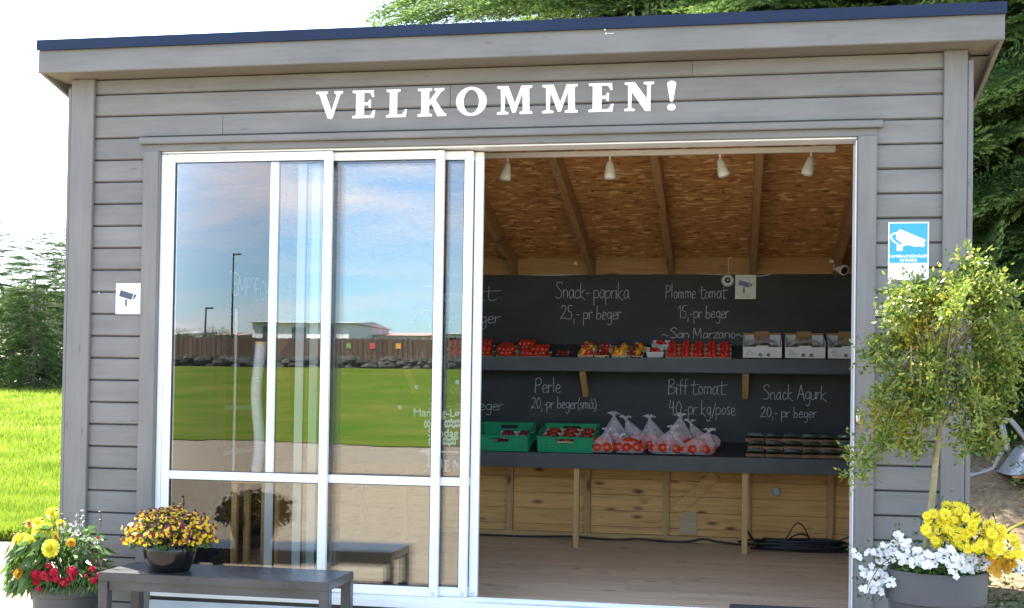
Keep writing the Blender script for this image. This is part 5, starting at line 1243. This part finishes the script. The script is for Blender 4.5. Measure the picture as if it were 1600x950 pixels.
def spruce_mesh(H, Rad, seed, nb, z0=.4, fr_len=.55, per=8, wid=1.0):
    rs = np.random.default_rng(seed); lib = [frond(fr_len*s, rs) for s in (.7, .85, 1.0, 1.2)]
    Ts = []; Fl = []; mb = MB(); mb.tube([(0, 0, -.2), (0, 0, H*.5), (0, 0, H*.97)], [.02*H*.5, .012*H*.5, .006], 8)
    ga = 0
    for i in range(nb):
        u = (i+.5)/nb; z = z0+(H-z0)*u**1.05; ga += 2.4+rs.normal(0, .25); l = Rad*(1-u)**.75*rs.uniform(.75, 1.12)+.12
        d = np.array([math.cos(ga), math.sin(ga), 0]); rise = .35*u+.05-.25*(1-u)
        pts = [np.array([0, 0, z])+d*l*t+np.array([0, 0, 1])*(l*(rise*t-.22*t*t)) for t in (0, .33, .66, 1)]
        mb.tube([tuple(p) for p in pts], [.018*l/2+.006, .012, .008, .004], 5)
        m = max(2, int(per*l/Rad+1))
        for k in range(m):
            t = .22+.78*(k+rs.uniform(0, .6))/m; t = min(t, 1); p = np.array([0, 0, z])+d*l*t+np.array([0, 0, 1])*(l*(rise*t-.22*t*t))
            T, f = lib[rs.integers(0, 4)]; side = (-1 if k % 2 else 1)*(.75*(1-t)+.1*rs.normal()); a = ga+side; s = rs.uniform(.8, 1.2)*(.6+.4*min(1, l/Rad*1.6))*wid
            roll = rs.normal(0, .35); ca, sa, cr_, sr = math.cos(a), math.sin(a), math.cos(roll), math.sin(roll)
            M_ = np.array([[ca, -sa, 0], [sa, ca, 0], [0, 0, 1]]) @ np.array([[1, 0, 0], [0, cr_, -sr], [0, sr, cr_]]); dz = np.array([[1, 0, .0], [0, 1, 0], [rise-.3*t, 0, 1]])
            Ts.append((T.reshape(-1, 3)*s) @ (M_ @ dz).T+p); Fl.append(f)
    V = np.concatenate(Ts); return mb, V, np.arange(len(V)).reshape(-1, 3), np.concatenate(Fl).astype(int)
def spruce(H, Rad, seed, nb, label, cat='tree', group='spruces behind the shed', mats=None, **kw):
    t = thing('spruce_tree', (0, 0, 0), label, cat, group); mb, V, Fc, mi = spruce_mesh(H, Rad, seed, nb, **kw)
    mb.build('trunk', TRUNK, t, smooth=True); fastmesh('crown', V, Fc, mats or [NEED, NEEDL], t, mi); return t
sA_ = spruce(13.5, 3.7, 1, 210, 'x', per=26, fr_len=.95); sB_ = spruce(12.5, 3.5, 2, 200, 'x', per=24, fr_len=.95)
spots = [(sA_, (1.9, 11.0), .0, 1.25, 'spruce behind the roof, leftmost of those showing over the roof edge'), (sB_, (4.9, 11.0), 1.1, 1.3, 'spruce behind the roof, right of the leftmost one over the roof edge'),
         (sA_, (7.0, 8.6), 2.3, 1.05, 'large spruce beside the right wall of the shed, filling the gap by the eave'), (sB_, (9.0, 8.6), .4, 1.0, 'spruce behind the wheelbarrow at the right edge'),
         (sB_, (3.2, 13.4), 4.0, 1.35, 'spruce in the second row behind the middle of the roof'), (sA_, (6.4, 13.0), 4.9, 1.3, 'spruce in the second row behind the right eave'), (sB_, (9.6, 12.5), 2.0, 1.2, 'spruce in the second row far right behind the wheelbarrow')]
spots += [(sB_, (.7, 14.5), .7, 1.35, 'spruce deep behind the roof, its tips leftmost over the roof edge'), (sA_, (3.4, 10.4), 2.9, 1.2, 'spruce between the two nearest ones right behind the middle of the roof'), (sA_, (8.0, 11.0), 3.6, 1.2, 'spruce between the large one by the eave and the wheelbarrow')]
us = set()
for src, (x, y), rz, sc, lb in spots:
    loc = (x, y, gh(x, y)-.05)
    if src in us: copy_tree(src, loc, lb, rz, sc=sc)
    else: src.location = loc; src['label'] = lb; src.rotation_euler[2] = rz; src.scale = (sc,)*3; us.add(src)
# trees far across the meadow on the left
NEEDF = leafmat('meadow_spruce_needles', [(.018, .04, .013), (.03, .06, .018), (.05, .085, .026), (.07, .105, .033)], .5, .15, .1)
sC_ = spruce(6.4, 2.0, 5, 84, 'x', group='trees across the meadow', mats=[NEEDF, NEED], per=8, fr_len=.75, z0=.25, wid=1.3)
BUSHL = leafmat('broad_leaf', [(.035, .07, .016), (.06, .10, .022), (.09, .135, .034)], .5, .4)
def broad(label, Hh, Rr, seed, n_=9000, group='trees across the meadow'):
    rs = np.random.default_rng(seed); t = thing('leafy_tree', (0, 0, 0), label, 'tree', group)
    mb = MB(); mb.tube([(0, 0, -.1), (.05, 0, Hh*.4), (0, .05, Hh*.7)], [.12, .09, .04], 8); A = []
    for k in range(16):
        a = rs.uniform(0, 6.28); e = rs.uniform(.15, 1.2); c = np.array([math.cos(a)*math.cos(e)*Rr*.7, math.sin(a)*math.cos(e)*Rr*.7, Hh*.38+math.sin(e)*Hh*.45]); mb.tube([(0, 0, Hh*.3), tuple(c*.5+np.array([0, 0, Hh*.25])), tuple(c)], [.05, .03, .01], 5)
        m = n_//16; q = rs.normal(size=(m, 3)); q /= np.linalg.norm(q, axis=1, keepdims=True); A.append(c+q*rs.uniform(.3, 1, (m, 1))**.6*np.array([Rr*.42, Rr*.42, Hh*.17]))
    mb.build('trunk', TRUNK, t, smooth=True); P = np.concatenate(A); V, Fc = leafcloud(P, rng.normal(size=P.shape)+np.array([0, 0, -.2]), rng.uniform(.08, .16, len(P)), rng.uniform(.05, .09, len(P)), .2)
    fastmesh('crown', V, Fc, BUSHL, t); return t
def far(px, d): q = at(px, 610, d-6.1); return q.x, q.y
first = True
for px, d, sc, lb in ((52, 36, .84, 'spruce with see-through branches alone at the middle of the meadow edge'), (104, 39, .9, 'spruce across the meadow right behind the left corner of the shed'), (-12, 38, .92, 'spruce across the meadow at the very left edge'), (84, 46, .98, 'spruce behind the gap between the meadow trees')):
    x, y = far(px, d)
    if first: sC_.location = (x, y, gh(x, y)-.1); sC_['label'] = lb; sC_.scale = (sc,)*3; first = False
    else: copy_tree(sC_, (x, y, gh(x, y)-.1), lb, rng.uniform(0, 6), sc=sc)
for i, (px, d, h_, r_, lb) in enumerate(((14, 41, 4.4, 2.0, 'round leafy tree across the meadow left of the single spruce'), (80, 42, 4.2, 1.8, 'leafy tree across the meadow right of the single spruce'), (30, 40, 1.5, 1.2, 'low light green bush at the meadow edge under the trees'), (90, 41, 1.4, 1.1, 'low bush at the meadow edge beside the shed corner'))):
    x, y = far(px, d); b_ = broad(lb, h_, r_, 60+i, 12000 if h_ > 2 else 4500); b_.location = (x, y, gh(x, y)-.05)

# ------------------------------------------------------------------ bank: litter, weeds, wheelbarrow, hose
k = 9000; xs = rng.uniform(4.35, 9, k); ys = rng.uniform(2.7, 9, k); zs = np.array([bh(a, b) for a, b in zip(xs, ys)])+.024
P = np.stack([xs, ys, zs], 1); D = np.stack([rng.normal(size=k), rng.normal(size=k), rng.normal(0, .18, k)], 1); V, Fc = leafcloud(P, D, rng.uniform(.03, .10, k), rng.uniform(.004, .010, k), .3)
tag(fastmesh('litter', V, Fc, leafmat('dry_litter', [(.16, .10, .05), (.30, .22, .12), (.42, .35, .24), (.22, .16, .08)], .8, .1)), 'dry needles and wood chips on the bank', 'litter', kind='stuff')
k = 5200; xs = rng.uniform(4.25, 6.6, k); ys = rng.uniform(.3, 3.5, k); kp = rng.random(k) < np.clip((3.6-ys)/1.2, 0, 1); xs, ys = xs[kp], ys[kp]; k = len(xs)
cl = (np.sin(xs*9+2*np.sin(ys*7))+np.sin(ys*11+xs*3)) > -.7; xs, ys = xs[cl], ys[cl]; k = len(xs)
P = np.stack([xs, ys, np.full(k, GZ)+rng.uniform(0, .07, k)], 1); D = rng.normal(size=(k, 3))+np.array([0, -.2, .7]); V, Fc = leafcloud(P, D, rng.uniform(.03, .07, k), rng.uniform(.014, .03, k), .2, .3)
tag(fastmesh('weeds', V, Fc, leafmat('weed_leaf', [(.06, .10, .025), (.10, .15, .04), (.16, .19, .07), (.22, .22, .10)], .5, .35)), 'low weeds on the ground right of the planter', 'weeds', kind='stuff')
GALV = mat('galvanised_tray', (.36, .38, .42), .4, metal=.4, c2=(.28, .30, .34), nscale=5, rvar=.1)
TUBE = mat('worn_steel_tube', (.22, .22, .225), .45, metal=.3, c2=(.20, .18, .17), nscale=9); RUST = mat('rusty_tube', (.22, .075, .035), .75, c2=(.30, .12, .06), nscale=18, bump=.3)
wy = 5.4; wb0 = at(1575, 742, wy); wz = gh(wb0.x, wy)+.03
t = thing('wheelbarrow', (wb0.x+.2, wy, wz), 'upturned galvanised wheelbarrow with rusty leg loops lying on the bank', 'wheelbarrow'); 
def wp_(px, py, dy=0): return tuple(at(px, py, wy+dy))
A0 = at(1566, 738, wy); B0 = at(1650, 736, wy); TZ = at(1600, 700, wy).z
x0, x1 = A0.x, A0.x+.95; zb0 = A0.z; zt0 = TZ+.02
def ringp(x0, x1, y0, y1, z, r=.1, n=6):
    o = []
    for cx_, cy_, a0 in ((x1-r, y1-r, 0), (x0+r, y1-r, 90), (x0+r, y0+r, 180), (x1-r, y0+r, 270)):
        for i in range(n+1): a = R(a0+90*i/n); o.append((cx_+r*math.cos(a), cy_+r*math.sin(a), z))
    return o
rings = [ringp(x0, x1, wy-.3, wy+.3, zb0), ringp(x0+.01, x1-.01, wy-.29, wy+.29, zb0+.012), ringp(x0+.13, x1-.2, wy-.22, wy+.22, zt0-.03), ringp(x0+.17, x1-.24, wy-.19, wy+.19, zt0)]
vs = [p for r_ in rings for p in r_]; m_ = len(rings[0]); fs = [(i*m_+k, i*m_+(k+1) % m_, (i+1)*m_+(k+1) % m_, (i+1)*m_+k) for i in range(3) for k in range(m_)]+[tuple(range(3*m_, 4*m_))]
MB().add(vs, fs).build('tray', GALV, t, smooth=True)
MB().tube(rings[0]+[rings[0][0]], .012, 8).build('tray_rim', GALV, t, smooth=True)
for dy, off in ((-.24, 0), (.24, 4)):
    MB().tube(curve([wp_(1490+off, 748-off, dy), wp_(1518+off, 743-off, dy), wp_(1548+off, 734-off, dy), wp_(1556+off, 724-off, dy), wp_(1564+off, 706, dy)], 20), .016, 8).build('handle_tube', TUBE, t, smooth=True)
    MB().tube(curve([wp_(1573+off, 705, dy), wp_(1569+off, 685, dy), wp_(1564+off, 664, dy), wp_(1567+off, 657, dy), wp_(1575+off, 656, dy), wp_(1583+off, 663, dy), wp_(1606+off, 692, dy), wp_(1622+off, 706, dy)], 30), .016, 8).build('leg_loop', TUBE, t, smooth=True)
MB().tube(curve([wp_(1560, 706, -.2), wp_(1558, 690, -.1), wp_(1549, 672, 0), wp_(1549, 660, .1), wp_(1556, 655, .2), wp_(1570, 657, .24)], 24), .016, 8).build('rusty_brace', RUST, t, smooth=True)
MB().bar((x0+.02, wy-.315, zb0-.02), (x1, wy-.315, zb0-.022), .03, .02).build('wooden_slat', mat('orange_slat', (.42, .17, .06), .7), t)
xw = x1+.25
MB().lathe([(.10, -.035), (.165, -.04), (.185, -.02), (.185, .02), (.165, .04), (.10, .035)], (0, 0, 0), 28, T=Matrix.Translation((xw, wy, zt0-.05)) @ Matrix.Rotation(R(90), 4, 'X')).build('tyre', BLACKP, t, smooth=True)
MB().lathe([(.02, -.05), (.10, -.03), (.10, .03), (.02, .05)], (0, 0, 0), 20, T=Matrix.Translation((xw, wy, zt0-.05)) @ Matrix.Rotation(R(90), 4, 'X')).build('rim', TUBE, t)
hp = []
for px, y in ((1520, 3.8), (1536, 3.9), (1552, 4.0), (1575, 4.15), (1600, 4.35), (1640, 4.6)):
    x = X(px, y, 780); hp.append((x, y, bh(x, y)+.034))
tag(MB().tube(curve(hp, 40), .011, 8).build('garden_hose', mat('yellow_hose', (.55, .42, .05), .4)), 'yellow garden hose running up the bank behind the planter', 'hose')

# ------------------------------------------------------------------ across the yard: what the glass reflects
def mir(px, py, D): p = at(px, py, D); return Vector((p.x, .09-D, p.z))
FEN = woodmat('weathered_fence', (.085, .055, .038), (.05, .034, .026), (.03, .02, .015), along='Z', knots=False, isl=.25)
D = 62; xa, xb = mir(150, 545, D).x, mir(980, 545, D).x
t = thing('board_fence', ((xa+xb)/2, .09-D, gh(0, .09-D)), 'long dark brown board fence across the field', 'fence'); mb = MB(); x = xa; i = 0
z0 = gh(0, .09-D)-.05; zt = mir(500, 529, D).z
while x < xb:
    mb.box(x, x+.145, .09-D+(.02 if i % 2 else 0), .09-D+.02+(.02 if i % 2 else 0), z0, zt+.04*math.sin(i*1.7)*.5); x += .15; i += 1
mb.build('boards', FEN, t)
x = xa
while x < xb: MB().box(x, x+.1, .09-D-.12, .09-D-.02, z0, zt-.1).build('post', FEN, t); x += 3.2
for px, c in ((582, (.45, .05, .09)), (622, (.55, .25, .05)), (545, (.15, .22, .08))):
    q = mir(px, 541, D); tag(MB().box(q.x-.16, q.x+.16, .09-D+.042, .09-D+.06, q.z-.16, q.z+.16).build('fence_sign', mat('sign_plate_colour', c, .5), None, .01), f'small {"red" if c[0] > .4 and c[1] < .1 else "orange" if c[0] > .4 else "green"} plate on the board fence', 'sign')
STONE = mat('field_stone', (.03, .03, .026), .95, spec=.1, c2=(.075, .075, .062), nscale=3, bump=.5, bscale=12, isl=.35); D = 55
xa, xb = mir(150, 575, D).x, mir(980, 575, D).x; mb = MB(); rg = random.Random(4)
for i in range(520):
    x = rg.uniform(xa, xb); r = rg.uniform(.14, .32); g = gh(x, .09-D)
    mb.ball((x, .09-D+rg.uniform(-.25, .25), g+rg.uniform(-.05, .45)), r, 7, sq=(1.3, 1, .75))
tag(mb.build('stone_wall', STONE), 'low dry stone wall running in front of the board fence', 'wall')
HALL = mat('hall_cladding', (.62, .64, .66), .6, c2=(.68, .70, .72), nscale=1); HROOF = mat('hall_roof', (.55, .56, .58), .6); PINKR = mat('faded_red_roof', (.70, .36, .31), .7, c2=(.74, .42, .37), nscale=2); WALLW = mat('house_wall', (.75, .75, .74), .7)
def house(label, px0, px1, pyt, pye, D, wm, rm, dep=14):
    a, b = mir(px0, pye, D), mir(px1, pye, D); g = gh(a.x, .09-D)-.2; ze, zt_ = a.z, mir(px0, pyt, D).z; y0, y1 = .09-D, .09-D-dep
    t = thing('far_building', ((a.x+b.x)/2, y0, g), label, 'building', 'buildings beyond the fence')
    MB().box(a.x, b.x, y1, y0, g, ze).build('wall', wm, t)
    MB().add([(a.x-.3, y0+.4, ze+.001), (b.x+.3, y0+.4, ze+.001), (b.x+.3, y1-.4, ze+.001), (a.x-.3, y1-.4, ze+.001), (a.x-.3, (y0+y1)/2, zt_), (b.x+.3, (y0+y1)/2, zt_)], [(0, 1, 5, 4), (3, 4, 5, 2), (0, 4, 3), (1, 2, 5), (0, 3, 2, 1)]).build('roof', rm, t)
    for k in range(3):
        xx = a.x+(b.x-a.x)*(k+.6)/3.3; MB().box(xx-.5, xx+.5, y0+.0, y0+.06, g+1.2, min(ze-.3, g+3.4)).build('gate' if k == 1 else 'window', mat('dark_opening', (.08, .09, .10), .3), t)
house('big grey industrial hall beyond the board fence', 395, 545, 496, 504, 76, HALL, HROOF, 10)
house('long house with a faded pink roof beyond the board fence', 548, 660, 513, 524, 82, WALLW, PINKR)
house('small white house beyond the fence at the right', 690, 716, 517, 522, 84, WALLW, HROOF, 8)
house('small white house between the trees beyond the fence', 268, 300, 514, 522, 95, WALLW, HROOF, 8); house('low white shed between the trees beyond the fence', 335, 372, 518, 524, 95, WALLW, PINKR, 8)
for i, (px, D, h_, r_) in enumerate(((268, 88, 3.6, 3), (292, 92, 4.2, 3.4), (318, 90, 4.4, 3.2), (352, 92, 4.0, 3.6), (380, 95, 3.8, 3.2), (612, 92, 3.8, 2.6), (575, 96, 4.2, 2.4))):
    q = mir(px, 540, D); b_ = broad(f'{"dark leafy" if i % 2 else "rounded"} tree beyond the fence, {ordn[i]} from the left', h_, r_, 80+i, 2500, 'trees beyond the fence'); b_.location = (q.x, .09-D, gh(q.x, .09-D)-.1)
LAMP = mat('dark_lamp_post', (.03, .032, .035), .5)
for px, pyt, D, lb in ((365, 398, 72, 'tall dark street lamp beyond the yard'), (322, 481, 74, 'shorter dark street lamp beside the taller one')):
    q = mir(px, pyt, D); g = gh(q.x, q.y); t = thing('street_lamp', (q.x, q.y, g), lb, 'street lamp', 'street lamps across the yard')
    MB().tube([(q.x, q.y, g), (q.x, q.y, q.z)], [.085, .055], 10).build('pole', LAMP, t, smooth=True)
    MB().box(q.x-.05, q.x+.55, q.y-.12, q.y+.12, q.z-.04, q.z+.06).build('lamp_head', LAMP, t, .02)
